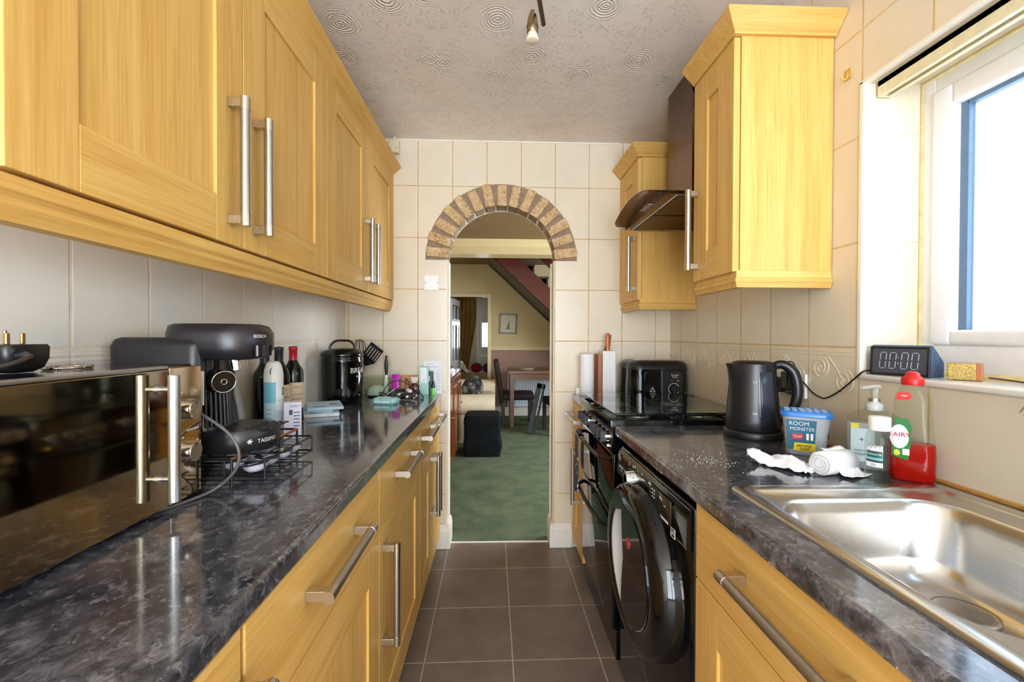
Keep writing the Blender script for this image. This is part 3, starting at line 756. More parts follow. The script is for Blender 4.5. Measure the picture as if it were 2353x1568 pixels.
seg_ += [(WYC + 0.055 * math.cos(t) * 1.0 - 0.0 + 0.0, DZ_ + z) for t, z in [(math.acos(max(-1, min(1, (z_ / 0.16)))) if False else 0.9 - 0.9 * abs(z_) / 0.158, z_) for z_ in [-0.150 + 0.30 * k / 20 for k in range(1, 20)]]]
m = MB(); m.prism(seg_, 'x', WX - 0.0665, WX - 0.060); m.build('cover_plate', BLKG, door)
m = MB(); m.ring_loft(rings_x([(0.134, WX - 0.010), (0.10, WX - 0.004), (0.001, WX - 0.002)], ry=RY), False, True); m.build('drum_opening', plain('dark_drum', (20, 18, 18), 0.3), door)
m = MB(); m.prism([(WYC + 0.03, DZ_ + 0.150), (WYC + 0.12, DZ_ + 0.120), (WYC + 0.165, DZ_ + 0.135), (WYC + 0.12, DZ_ + 0.185), (WYC + 0.05, DZ_ + 0.198)], 'x', WX - 0.071, WX - 0.062); m.build('door_grip', BLKG, door)
m = MB(); m.cyl((WX - 0.0680, WYC - 0.02, DZ_ + 0.07), (WX - 0.0662, WYC - 0.02, DZ_ + 0.07), 0.016, n=20); m.build('round_sticker', RED, door)

# ------------------------------------------------------------------ gas cooker
CY0, CY1, CX = 1.648, 2.243, 0.440
ck = thing('gas_cooker', 'black freestanding gas cooker with a glass lid and row of knobs', 'cooker', (0.99, CY0, 0.0))
m = MB(); m.box(CX + 0.03, 0.995, CY0, CY1, 0.05, 0.905, 0.003)
for y in (CY0 + 0.05, CY1 - 0.05):
    for x in (CX + 0.08, 0.93): m.cyl((x, y, 0), (x, y, 0.052), 0.018)
m.build('casing', BLKG, ck)
m = MB(); m.box(CX + 0.02, CX + 0.05, CY0 + 0.004, CY1 - 0.004, 0.012, 0.125, 0.004); m.build('base_drawer', BLKG, ck)
m = MB(); m.prism([(CX + 0.05, 0.806), (CX + 0.004, 0.806), (CX - 0.004, 0.816), (CX + 0.002, 0.902), (CX + 0.05, 0.904)], 'y', CY0, CY1); fas = m.build('fascia', BLKG, ck)
m = MB(); m.rloft([(0.905, 0.715, WYC * 0 + (CY0 + CY1) / 2, 0.290, (CY1 - CY0) / 2 + 0.004, 0.012), (0.928, 0.715, (CY0 + CY1) / 2, 0.290, (CY1 - CY0) / 2 + 0.004, 0.012), (0.933, 0.715, (CY0 + CY1) / 2, 0.285, (CY1 - CY0) / 2, 0.012),
                  (0.931, 0.715, (CY0 + CY1) / 2, 0.272, (CY1 - CY0) / 2 - 0.014, 0.02), (0.920, 0.715, (CY0 + CY1) / 2, 0.262, (CY1 - CY0) / 2 - 0.024, 0.02)], smooth=False)
hob = m.build('hob_tray', BLKG, ck)
for x in (0.585, 0.845):
    for y in (CY0 + 0.155, CY1 - 0.155):
        m = MB(); m.lathe([(0.052, 0), (0.050, 0.006), (0.036, 0.008), (0.034, 0.012), (0.001, 0.0125)], (x, y, 0.9195), 24); m.mat(1).lathe([(0.030, 0.012), (0.028, 0.018), (0.001, 0.0195)], (x, y, 0.9195), 24)
        m.build('burner', [ALU, BLKM], hob)
for x in (0.585, 0.845):
    m = MB(); a, b = x - 0.115, x + 0.115; y0, y1 = CY0 + 0.045, CY1 - 0.045
    m.tube([(a, y0, 0.939), (b, y0, 0.939), (b, y1, 0.939), (a, y1, 0.939)], 0.0042, 6, closed=True)
    for y in (CY0 + 0.155, CY1 - 0.155):
        for dx, dy in ((1, 0), (-1, 0), (0, 1), (0, -1)):
            m.tube([(x + dx * 0.03, y + dy * 0.03, 0.939), (x + dx * 0.113, y + dy * (0.113 if abs(dy) else 0), 0.939)], 0.0038, 6)
    for q in ((a, y0), (b, y0), (a, y1), (b, y1)): m.cyl((q[0], q[1], 0.920), (q[0], q[1], 0.939), 0.004, n=8)
    m.build('pan_support', BLKM, hob)
m = MB(); m.box(0.450, 0.985, CY0 + 0.022, CY1 + 0.016, 0.9475, 0.9525, 0.0015); lid = m.build('glass_lid', glassy('lid_glass', (206, 226, 218), 0.0, 1.5), ck)
m = MB(); m.tube([(0.975, CY0 + 0.05, 0.944), (0.975, CY1 - 0.02, 0.944)], 0.006, 8)
for y in (CY0 + 0.12, CY1 - 0.08): m.cyl((0.975, y, 0.922), (0.975, y, 0.957), 0.010, n=14)
m.build('lid_hinge', BLKM, lid)
for y in (2.175, 2.105, 2.030, 1.905, 1.838, 1.772, 1.705):
    z = 0.856; m = MB(); m.cyl((CX, y, z), (CX - 0.014, y, z), 0.022, 0.020, 22); m.mat(1).box(CX - 0.034, CX - 0.012, y - 0.0055, y + 0.0055, z - 0.021, z + 0.021, 0.003); m.mat(0).cyl((CX - 0.014, y, z), (CX - 0.018, y, z), 0.0165, 0.0165, 22)
    m.build('knob', [CHROME, DGREY], fas)
m = MB(); m.cyl((CX, 1.690, 0.822), (CX - 0.012, 1.690, 0.822), 0.009, 0.008, 16); m.build('ignition_button', CHROME, fas)
def bow(z, x, dep, y0, y1, r):
    return [(x - dep * math.sin(PI * k / 14) ** 0.2, y0 + (y1 - y0) * k / 14, z) for k in range(15)]
for z0, z1, hz in ((0.560, 0.800, 0.770), (0.130, 0.552, 0.515)):
    m = MB(); m.box(CX + 0.004, CX + 0.032, CY0 + 0.004, CY1 - 0.004, z0, z1, 0.006, 3); d = m.build('oven_door', BLKG, ck)
    m = MB(); m.tube(bow(hz, CX + 0.004, 0.044, CY0 + 0.03, CY1 - 0.03, 0), 0.0085, 10); m.build('handle', BLKG, d)
TOWEL = NT('flecked_charcoal_towel'); p = TOWEL.pos()
vo = TOWEL.n('ShaderNodeTexVoronoi'); vo.inputs['Scale'].default_value = 48; TOWEL.l(TOWEL.mapping(p, (1, 1, 0.6)), vo.inputs['Vector'])
TOWEL.set(Base_Color=TOWEL.ramp(vo.outputs['Distance'], [(0.20, lin((235, 235, 238))), (0.27, lin((66, 68, 80)))]), Roughness=0.95)
m = MB(); rows = []
hx_ = CX + 0.004 - 0.044
for i in range(30):
    t = i / 29; row = []
    for k in range(15):
        u = k / 14; y = 2.085 + 0.110 * u; f = math.sin(u * 15) * 0.007
        bowx = CX + 0.004 - 0.044 * math.sin(PI * (y - CY0 - 0.03) / (CY1 - CY0 - 0.06)) ** 0.2
        if t < 0.62:  zz = 0.500 + 0.03 * math.sin(u * 5) * (1 - t) + (0.772 - 0.500) * (t / 0.62); xx = bowx - 0.013 + f * (1 - t)
        elif t < 0.72: a = (t - 0.62) / 0.10 * PI; xx = bowx - 0.013 * math.cos(a); zz = 0.772 + 0.012 * math.sin(a)
        else: zz = 0.772 - (t - 0.72) / 0.28 * 0.16; xx = bowx + 0.013 + f * 0.3
        row.append((xx, y, zz))
    rows.append(row)
m.sheet(rows, 0.003); tag(m.build('tea_towel', TOWEL.m, None, (0.40, 2.14, 0.50)), 'dark grey tea towel with white flecks hanging over the upper oven handle', 'tea towel')

# ------------------------------------------------------------------ cooker hood
hd = thing('cooker_hood', 'brown metal chimney cooker hood with a curved smoked glass canopy', 'cooker hood', (XR, 1.95, 1.79))
HB = steel('bronze_brushed_steel', (122, 92, 74), 0.26, 'z')
HC = 1.950; HW = 0.300
def archz(y, z0=1.798, rise=0.060): return z0 + rise * (1 - ((y - HC) / HW) ** 2)
m = MB(); rows = []
for i in range(25):
    y = HC - HW + 2 * HW * i / 24; e = min(i, 24 - i); xf = 0.592 + (0.050 * (1 - e / 2) ** 2 if e < 2 else 0)
    rows.append([(xf + (XR - 0.01 - xf) * k / 8, y, archz(y)) for k in range(9)])
m.sheet(rows, 0.006); m.build('glass_canopy', thin_glass('smoked_canopy_glass', (176, 158, 118), 0.02, 0.18), hd)
m = MB(); pr = [(HC - HW + 0.012, 1.790)] + [(HC - HW + 0.012 + (2 * HW - 0.024) * k / 20, archz(HC - HW + 0.012 + (2 * HW - 0.024) * k / 20) - 0.003) for k in range(21)] + [(HC + HW - 0.012, 1.790)]
m.prism(pr, 'x', 0.662, XR - 0.004); body = m.build('motor_housing', HB, hd)
m = MB(); m.tube([(0.661, HC - HW + 0.012 + (2 * HW - 0.024) * k / 20, archz(HC - HW + 0.012 + (2 * HW - 0.024) * k / 20) - 0.004) for k in range(21)], 0.004, 6); m.build('front_edge_seal', BLKM, body)
m = MB()
for a, b in ((HC - 0.27, HC - 0.008), (HC + 0.008, HC + 0.27)): m.box(0.70, 1.0, a, b, 1.786, 1.791, 0.001)
m.build('grease_filter', steel('filter_mesh', (96, 78, 68), 0.4), hd)
m = MB(); m.tube([(0.69, HC - 0.28, 1.7885), (1.01, HC - 0.28, 1.7885), (1.01, HC + 0.28, 1.7885), (0.69, HC + 0.28, 1.7885)], 0.003, 6, closed=True); m.build('filter_frame', SATIN, hd)
for k in range(5):
    m = MB(); m.cyl((0.662, HC - 0.05 + 0.024 * k, 1.820), (0.654, HC - 0.05 + 0.024 * k, 1.820), 0.0065, n=14); m.build('push_button', CHROME, hd)
m = MB(); m.box(0.815, XR - 0.004, 1.825, 2.085, 1.852, ZC, 0.002); m.build('chimney', HB, hd)

# ------------------------------------------------------------------ rooms beyond the arch
DX0, DX1, DY0, DY1, DZC = -0.875, 2.6, YB + WT, 6.90, 2.365
CREAMW = plain('cream_emulsion', (196, 176, 132), 0.8, var=0.04, vs=3); MAUVE = plain('mauve_brown_emulsion', (150, 118, 104), 0.8, var=0.05, vs=3)
CARPET = fabric('worn_green_carpet', (74, 90, 66), (106, 115, 90), 5, 1.0, 0.5)
m = MB(); m.box(DX0 - 0.1, DX1 + 0.1, YB + 0.068, 10.0, -0.1, 0.004); struct(m.build('floor_dining', CARPET))
m = MB(); m.box(OX0 - 0.01, OX1 + 0.01, YB + 0.060, YB + 0.074, 0, 0.006, 0.002); struct(m.build('trim_6', TRIMW))
m = MB(); m.box(DX0 - 0.1, DX1 + 0.1, DY0, 10.0, DZC, DZC + 0.1); struct(m.build('ceiling_dining', plain('dark_brown_ceiling', (124, 96, 56), 0.8, var=0.04, vs=4)))  # one even dark brown over the whole dining ceiling
m = MB(); m.box(DX0 - 0.1, DX0, DY0, DY1, 0, DZC); struct(m.build('wall_dining_left', CREAMW))
m = MB(); wy0, wy1, wz0, wz1 = 2.85, 5.05, 0.45, 2.25
m.box(DX1, DX1 + 0.1, DY0, wy0, 0, DZC); m.box(DX1, DX1 + 0.1, wy1, DY1, 0, DZC); m.box(DX1, DX1 + 0.1, wy0, wy1, 0, wz0); m.box(DX1, DX1 + 0.1, wy0, wy1, wz1, DZC)
m.box(XR + 0.02, DX1, DY0 - 0.02, DY0, 0, DZC)
struct(m.build('wall_dining_right', CREAMW))
w2 = struct(bpy.data.objects.new('added_dining_window', None)); COL.objects.link(w2)  # unseen window, added to light the dining room
m = MB(); rail_frame(m, DX1 + 0.03, DX1 + 0.08, wy0, wy1, wz0, wz1, 0.06, 0.06, 0.06); m.build('window_frame', UPVC, w2)
m = MB(); m.box(DX1 + 0.05, DX1 + 0.054, wy0 + 0.05, wy1 - 0.05, wz0 + 0.05, wz1 - 0.05); m.build('pane', PANE, w2)
LX0, LX1, LZ = -0.715, -0.135, 1.855          # lounge doorway
m = MB()
m.box(DX0 - 0.1, LX0, DY1, DY1 + 0.1, 1.06, DZC); m.box(LX1, DX1, DY1, DY1 + 0.1, 1.06, DZC); m.box(LX0, LX1, DY1, DY1 + 0.1, LZ, DZC)
m.mat(1); m.box(DX0 - 0.1, LX0, DY1, DY1 + 0.1, 0, 1.06); m.box(LX1, DX1, DY1, DY1 + 0.1, 0, 1.06)
struct(m.build('wall_dining_back', [CREAMW, MAUVE]))
m = MB(); CR = plain('cream_gloss_wood', (206, 186, 140), 0.35, var=0.03)
m.box(LX1 + 0.05, DX1, DY1 - 0.022, DY1 + 0.002, 1.03, 1.062, 0.006); m.box(LX1 + 0.05, DX1, DY1 - 0.014, DY1 + 0.002, 1.062, 1.085, 0.005); struct(m.build('trim_7', CR))
m = MB(); m.box(LX0 - 0.055, LX0, DY1 - 0.018, DY1 + 0.11, 0, LZ + 0.055, 0.005); m.box(LX1, LX1 + 0.055, DY1 - 0.018, DY1 + 0.11, 0, LZ + 0.055, 0.005); m.box(LX0, LX1, DY1 - 0.018, DY1 + 0.11, LZ, LZ + 0.055, 0.005); struct(m.build('trim_8', CR))
m = MB(); m.box(LX1 + 0.055, DX1, DY1 - 0.018, DY1 + 0.002, 0.0, 0.145, 0.006); struct(m.build('baseboard_dining', plain('white_skirting', (222, 212, 196), 0.4, var=0.03)))
m = MB(); m.box(DX0, DX1, 5.14, 5.40, 2.20, DZC, 0.004)
m.prism([(5.14, 2.285), (5.128, 2.290), (5.120, 2.310), (5.095, 2.335), (5.085, 2.365), (5.14, 2.365)], 'x', DX0, DX1); struct(m.build('trim_9', CR))
# lounge beyond
m = MB(); m.box(-2.0, DX0 - 0.02, DY1 + 0.1, 10.0, -0.1, 0.004); m.box(DX0 - 0.1, -2.0, 7, 10, -0.1, 0)
m.box(-2.1, -2.0, DY1 + 0.1, 10.0, 0, DZC); m.box(1.2, 1.3, DY1 + 0.1, 10.0, 0, DZC); m.box(-2.1, DX0 - 0.1, DY1, DY1 + 0.1, 0, DZC); m.box(-2.1, DX0, DY1 + 0.1, 10.0, DZC, DZC + 0.1)
m.box(-2.1, -0.42, 9.4, 9.5, 0, DZC); m.box(0.52, 1.3, 9.4, 9.5, 0, DZC); m.box(-0.42, 0.52, 9.4, 9.5, 2.05, DZC)
struct(m.build('wall_lounge', plain('pale_lounge_emulsion', (206, 200, 188), 0.8, var=0.03, vs=4)))
d2 = struct(bpy.data.objects.new('door_2', None)); COL.objects.link(d2)
m = MB(); GW = plain('grey_white_upvc', (206, 210, 216), 0.35, var=0.02)
m.box(-0.42, -0.30, 9.40, 9.46, 0, 2.05, 0.004); m.box(0.40, 0.52, 9.40, 9.46, 0, 2.05, 0.004); m.box(-0.30, 0.40, 9.40, 9.46, 0, 1.02, 0.004); m.box(-0.30, 0.40, 9.40, 9.46, 1.53, 2.05, 0.004)
m.tube([(-0.36, 9.395, 0.96), (0.46, 9.395, 0.96), (0.46, 9.395, 1.60), (-0.36, 9.395, 1.60)], 0.012, 6, closed=True); m.build('door_leaf', GW, d2)
m = MB(); m.box(-0.30, 0.40, 9.43, 9.434, 1.02, 1.53); m.build('pane', PANE, d2)
m = MB(); m.box(-0.34, 0.05, 9.385, 9.40, 0.80, 0.86, 0.004); m.build('letter_plate', WHITE, d2)
d3 = struct(bpy.data.objects.new('door_3', None)); COL.objects.link(d3); d3.location = (LX0 + 0.02, DY1 + 0.06, 0); d3.rotation_euler = (0, 0, math.radians(84.5)); OFF['door_3'] = Vector((0, 0, 0))
m = MB(); m.box(0, 0.70, 0.0, 0.036, 0.01, LZ - 0.006, 0.003); m.build('door_leaf', plain('white_gloss_door', (232, 228, 226), 0.18, var=0.02), d3)
m = MB()
for a, b in ((0.09, 0.31), (0.39, 0.61)):
    for z0, z1 in ((0.16, 0.68), (0.86, 1.42), (1.52, 1.74)):
        m.tube([(a, -0.001, z0), (b, -0.001, z0), (b, -0.001, z1), (a, -0.001, z1)], 0.010, 4, closed=True)
m.build('panel_moulding', plain('black_painted_moulding', (30, 28, 28), 0.4), d3)
m = MB(); m.cyl((0.64, 0, 0.80), (0.64, -0.045, 0.80), 0.007, n=10); m.cyl((0.64, -0.045, 0.80), (0.53, -0.045, 0.80), 0.007, n=10); m.box(0.615, 0.665, -0.006, 0, 0.72, 0.86, 0.002); m.build('handle', BRASSY, d3)
m = MB(); rows = []
for i in range(26):
    t = i / 25; z = 2.2 - 1.75 * t; row = []
    wd = 0.40 - 0.12 * max(0, t - 0.35)
    for k in range(41):
        u = k / 40; row.append((-0.80 + wd * u - 0.20 * max(0, t - 0.45) * u, 8.9 + 0.028 * math.sin(u * 30 + 0.6 * math.sin(3 * t)), z))
    rows.append(row)
m.sheet(rows, 0.004); tag(m.build('curtain', fabric('gold_curtain', (150, 112, 58), (186, 146, 84), 6), None, (-0.6, 8.9, 0.45)), 'gold full length curtain beside the front door glazing', 'curtain')
m = MB(); m.rloft([(0.45, -0.80, 8.2, 0.05, 0.12, 0.03), (1.1, -0.79, 8.2, 0.06, 0.13, 0.03), (1.85, -0.80, 8.2, 0.05, 0.12, 0.03), (2.0, -0.82, 8.2, 0.03, 0.09, 0.02)]); tag(m.build('hanging_coat', fabric('dark_brown_cloth', (44, 30, 26), (60, 42, 36), 10), None, (-0.8, 8.2, 0.45)), 'dark brown coat hanging behind the white panelled door', 'coat')
# armchair back, laundry and bag seen through the doorway
m = MB(); m.rloft([(0.004, -0.42, 7.75, 0.36, 0.16, 0.05), (0.50, -0.42, 7.75, 0.36, 0.16, 0.06), (0.585, -0.42, 7.75, 0.345, 0.145, 0.07), (0.60, -0.42, 7.75, 0.31, 0.11, 0.07)])
tag(m.build('lounge_sofa', fabric('tan_upholstery', (150, 118, 76), (172, 138, 94), 8), None, (-0.42, 7.75, 0.004)), 'tan sofa back seen through the doorway beyond the dining room', 'sofa')
m = MB(); g = [[(-0.74 + 0.26 * k / 14 + 0.03 * (i / 10) * (k / 14), 7.64 + 0.22 * i / 10, 0.625 + 0.19 * math.sin(PI * min(1, k / 11.5)) ** 0.8 * math.sin(PI * (0.12 + 0.76 * i / 10)) + 0.014 * math.sin(k * 2.3 + i * 1.7)) for k in range(15)] for i in range(11)]
m.sheet(g, 0.006); tag(m.build('laundry_heap', fabric('white_linen', (222, 216, 214), (244, 240, 240), 12), None, (-0.55, 7.7, 0.6)), 'crumpled white laundry draped over the tan sofa back', 'laundry')
m = MB(); m.ball((-0.345, 7.78, 0.692), 0.110, sx=0.9, sy=0.75, sz=0.8); tag(m.build('red_cushion', fabric('dark_red_fabric', (110, 16, 30), (140, 26, 42), 12), None, (-0.36, 7.78, 0.6)), 'dark red cushion on the tan sofa beside the laundry', 'cushion')
m = MB(); m.ball((-0.165, 7.80, 0.685), 0.10, sx=0.75, sy=0.75, sz=0.8); tag(m.build('navy_cushion', fabric('navy_fabric', (46, 40, 62), (64, 56, 80), 12), None, (-0.185, 7.8, 0.6)), 'dark navy cushion at the end of the tan sofa by the door frame', 'cushion')
# picture
pc = thing('framed_picture', 'small framed grey print of a sail on the dining room far wall', 'picture', (0.185, DY1, 1.44))
m = MB(); rail = plain('dark_bronze_frame', (74, 60, 44), 0.3)
m.tf = Matrix.Translation((0.185, DY1 - 0.010, 1.440)) @ Matrix.Rotation(math.radians(2), 4, 'Y')
for a in ((-0.135, -0.115, -0.155, 0.155), (0.115, 0.135, -0.155, 0.155), (-0.135, 0.135, -0.155, -0.135), (-0.135, 0.135, 0.135, 0.155)): m.box(a[0], a[1], -0.012, 0.008, a[2], a[3], 0.003)
T = m.tf; m.build('frame', rail, pc)
m = MB(); m.tf = T; m.box(-0.117, 0.117, 0.0, 0.006, -0.137, 0.137); m.mat(1); m.prism([(-0.035, -0.075), (0.030, -0.07), (0.020, 0.06)], 'y', -0.0008, 0.002); m.prism([(-0.05, -0.085), (0.045, -0.085), (0.035, -0.072), (-0.04, -0.074)], 'y', -0.0008, 0.002)
m.build('print', [plain('print_paper', (198, 188, 166), 0.6, var=0.1, vs=14), plain('print_grey', (132, 124, 110), 0.7, var=0.12, vs=30)], pc)
# radiator
m = MB(); m.rloft([(0.16, 0.52, 6.845, 0.34, 0.032, 0.01), (0.70, 0.52, 6.845, 0.34, 0.032, 0.01)], smooth=False)
for k in range(20): m.cyl((0.20 + 0.034 * k, 6.811, 0.20), (0.20 + 0.034 * k, 6.811, 0.66), 0.008, n=8)
m.box(0.25, 0.28, 6.86, 6.9, 0.2, 0.65); m.box(0.76, 0.79, 6.86, 6.9, 0.2, 0.65)
tag(m.build('radiator', plain('white_radiator', (214, 218, 224), 0.3, var=0.02), None, (0.52, 6.85, 0.16)), 'white radiator on the dining room wall behind the table', 'radiator')
# staircase
MAHO = wood('mahogany', (58, 19, 10), (86, 31, 16), 'x', 0.28); DKW = wood('dark_stained_wood', (34, 24, 20), (54, 38, 30), 'x', 0.35)
st = thing('staircase', 'red brown wooden staircase rising across the dining room beyond the arch', 'staircase', (0.8, 5.9, 0.0))
sl = -0.935; zb = lambda x: 2.26 + sl * x
xa, xb = (zb(0) - DZC) / -sl, 1.9
xa = -(DZC - 2.26) / 0.935; xt = (2.56 - DZC) / 0.935
m = MB(); m.prism([(xa, DZC), (xt, DZC), (1.9, 2.56 + sl * 1.9), (1.9, zb(1.9))], 'y', 5.88, 5.92); m.build('string_board', MAHO, st)
m = MB(); m.prism([(xa, DZC), (xa + 0.05, DZC), (1.9, zb(1.9) + 0.05), (1.9, zb(1.9))], 'y', 6.86, 6.90); m.build('wall_string', DKW, st)
for k in range(11):
    x = xa + 0.06 + 0.185 * k; z = zb(x) + 0.40
    m = MB(); m.box(x - 0.05, x + 0.20, 5.92, 6.86, z - 0.17, z - 0.14, 0.003); m.box(x + 0.17, x + 0.19, 5.92, 6.86, z - 0.33, z - 0.16)
    if z < DZC + 0.02: m.build('tread', DKW, st)
m = MB(); m.prism([(xa - 0.01, DZC - 0.001), (xa + 0.02, DZC - 0.001), (1.9, zb(1.9) + 0.012), (1.9, zb(1.9) - 0.012)], 'y', 5.93, 6.85); m.build('soffit', DKW, st)
m = MB(); m.tube([(xa, 5.90, DZC - 0.01), (1.9, 5.90, zb(1.9) - 0.006)], 0.008, 6); m.tube([(xa, 6.80, DZC - 0.02), (1.9, 6.80, zb(1.9) - 0.02)], 0.012, 6); m.build('edge_moulding', DKW, st)
m = MB(); hrx = (2.83 - DZC) / 0.935
m.prism([(hrx, DZC), (hrx + 0.13, DZC), (1.9, 2.95 + sl * 1.9), (1.9, 2.83 + sl * 1.9)], 'y', 5.88, 5.93); m.build('handrail', MAHO, st)
m = MB(); m.box(1.84, 1.94, 5.85, 5.95, 0, 1.5, 0.006); m.build('newel_post', MAHO, st)
# sideboard with bowl
sb = thing('sideboard', 'dark red brown sideboard along the left side just beyond the arch', 'sideboard', (-0.63, 4.1, 0.004))
SBW = wood('polished_sideboard', (84, 40, 18), (128, 66, 32), 'z', 0.16)
m = MB(); m.box(-0.86, -0.415, 3.1, 5.04, 0.06, 0.845, 0.003); m.build('carcass', SBW, sb)
m = MB(); m.box(-0.865, -0.395, 3.08, 5.06, 0.845, 0.872, 0.005); m.build('top', SBW, sb)
m = MB(); m.box(-0.84, -0.44, 3.14, 5.0, 0.004, 0.06); m.build('plinth', DKW, sb)
for k in range(4):
    m = MB(); y = 3.12 + 0.48 * k; m.box(-0.415, -0.397, y, y + 0.465, 0.08, 0.83, 0.004); m.box(-0.397, -0.391, y + 0.07, y + 0.395, 0.15, 0.76, 0.004); d = m.build('door', SBW, sb)
    m = MB(); m.ball((-0.388, y + 0.43, 0.50), 0.011); m.build('knob', BRASSY, d)
m = MB(); m.lathe([(0.05, 0), (0.05, 0.006), (0.10, 0.035), (0.125, 0.06), (0.118, 0.06), (0.09, 0.036), (0.001, 0.012)], (-0.56, 4.55, 0.8725), 28)
tag(m.build('wooden_bowl', wood('turned_wood', (66, 40, 26), (96, 62, 40), 'x', 0.3), None, (-0.56, 4.55, 0.8725)), 'dark turned bowl standing on the red brown sideboard', 'bowl')
m = MB(); m.rloft([(0.8725, -0.52, 4.80, 0.05, 0.05, 0.02), (0.905, -0.52, 4.80, 0.05, 0.05, 0.02)]); tag(m.build('white_dish', WHITE, None, (-0.52, 4.8, 0.8725)), 'small white dish behind the bowl on the sideboard', 'dish')
# sofa in cream slip cover
sf = thing('sofa', 'cream slip covered sofa with rolled arms behind the black pouffe', 'sofa', (-0.43, 5.6, 0.004))
SLIP = fabric('cream_slip_cover', (206, 190, 162), (226, 212, 186), 6); SLB = fabric('cream_base_cover', (196, 172, 130), (214, 192, 150), 6)
m = MB(); m.box(-0.855, -0.015, 5.06, 6.36, 0.004, 0.36, 0.02, 3); m.build('base', SLB, sf)
for y, h in ((5.055, 0.0), (6.06, 0.08)):
    m = MB(); pr = [(y, 0.345 + h * 0.5)] + [(y + 0.145 - 0.150 * math.cos(PI * k / 14), 0.435 + h + 0.125 * math.sin(PI * k / 14)) for k in range(15)] + [(y + 0.29, 0.345 + h * 0.5)]
    m.prism(pr, 'x', -0.86, -0.012, True); m.build('arm', SLIP, sf)
m = MB(); m.box(-0.70, -0.02, 5.35, 6.06, 0.36, 0.50, 0.05, 4); m.build('seat_cushion', SLIP, sf)
m = MB(); m.box(-0.862, -0.66, 5.20, 6.30, 0.30, 0.86, 0.07, 4); m.build('back', SLIP, sf)
m = MB(); m.rloft([(0.501, -0.30, 5.62, 0.12, 0.10, 0.05), (0.60, -0.30, 5.62, 0.14, 0.12, 0.06), (0.70, -0.29, 5.62, 0.10, 0.08, 0.05), (0.745, -0.28, 5.62, 0.05, 0.04, 0.03)])
CAMO = NT('dark_patterned_cloth'); CAMO.set(Base_Color=CAMO.ramp(CAMO.noise(CAMO.obj(), 14, 2), [(0.46, lin((24, 24, 26))), (0.56, lin((60, 60, 56))), (0.66, lin((120, 116, 104)))]), Roughness=0.9)
tag(m.build('cloth_bag', CAMO.m, None, (-0.3, 5.62, 0.501)), 'dark patterned cloth bag sitting on the cream sofa', 'bag')
# pouffe
po = thing('pouffe', 'black cube pouffe on the green carpet in front of the cream sofa', 'pouffe', (-0.14, 4.70, 0.004))
PF = fabric('black_pouffe_cloth', (10, 12, 14), (20, 24, 28), 10)
m = MB(); m.rloft([(0.004, -0.14, 4.71, 0.185, 0.185, 0.03), (0.05, -0.14, 4.71, 0.19, 0.19, 0.03), (0.10, -0.135, 4.71, 0.20, 0.195, 0.03), (0.20, -0.14, 4.71, 0.188, 0.188, 0.03), (0.345, -0.14, 4.71, 0.188, 0.188, 0.03)]); m.build('body', PF, po)
m = MB(); m.rloft([(0.335, -0.14, 4.71, 0.192, 0.192, 0.03), (0.40, -0.14, 4.71, 0.190, 0.190, 0.035), (0.425, -0.14, 4.71, 0.170, 0.170, 0.05)]); m.build('lid', PF, po)
# table, chairs, folded thing
tb = thing('dining_table', 'brown wooden dining table by the radiator', 'table', (0.55, 6.25, 0.004))
TW = wood('brown_table_wood', (92, 62, 44), (124, 88, 64), 'x', 0.3)
m = MB(); m.box(0.17, 1.1, 5.98, 6.62, 0.735, 0.775, 0.006); m.build('table_top', TW, tb)
m = MB(); m.box(0.21, 1.06, 6.02, 6.04, 0.645, 0.735); m.box(0.21, 1.06, 6.56, 6.58, 0.645, 0.735); m.box(0.21, 0.23, 6.02, 6.58, 0.645, 0.735); m.box(1.04, 1.06, 6.02, 6.58, 0.645, 0.735); m.build('apron', TW, tb)
for x in (0.19, 1.02):
    for y in (6.0, 6.54):
        m = MB(); m.box(x, x + 0.055, y, y + 0.055, 0.004, 0.735, 0.004); m.build('leg', TW, tb)
m = MB()
for k in range(4): m.tf = Matrix.Translation((0.40, 6.2, 0.7765 + 0.006 * k)) @ Matrix.Rotation(0.3 * k - 0.2, 4, 'Z'); m.box(-0.11, 0.11, -0.08, 0.08, 0, 0.005)
m.tf = None; tag(m.build('letters', plain('buff_paper', (150, 132, 108), 0.8), None, (0.4, 6.2, 0.7765)), 'loose heap of letters on the brown dining table', 'papers', kind='stuff')
def chair(x, y, rot, label):
    c = thing('dining_chair', label, 'chair', (x, y, 0.004), rot, 'dark dining chairs'); up_ = fabric('dark_brown_leather', (36, 26, 24), (52, 38, 34), 8, 0.6, 0.1)
    m = MB(); m.box(-0.22, 0.22, -0.21, 0.24, 0.36, 0.45, 0.025, 3); m.build('seat', up_, c)
    m = MB(); m.tf = Matrix.Translation((0, -0.20, 0.30)) @ Matrix.Rotation(math.radians(9), 4, 'X'); m.box(-0.215, 0.215, -0.035, 0.035, 0.0, 0.62, 0.025, 3); m.build('backrest', up_, c)
    for a in (-0.19, 0.19):
        for b in (-0.19, 0.20):
            m = MB(); m.box(a - 0.022, a + 0.022, b - 0.022, b + 0.022, 0, 0.37, 0.003); m.build('leg', DKW, c)
chair(0.29, 6.275, math.radians(-90), 'dark high backed chair pushed in at the left end of the dining table')
chair(0.86, 5.68, math.radians(8), 'dark high backed chair nearest the arch partly hidden by its right edge')
m = MB(); m.tf = Matrix.Translation((0.42, 5.60, 0.0)) @ Matrix.Rotation(math.radians(12), 4, 'Y')
m.box(-0.03, 0.03, -0.02, 0.02, 0.01, 0.66, 0.004); m.box(0.05, 0.075, -0.02, 0.02, 0.02, 0.66, 0.004); m.box(-0.03, 0.075, -0.02, 0.02, 0.60, 0.66, 0.004); m.tf = None
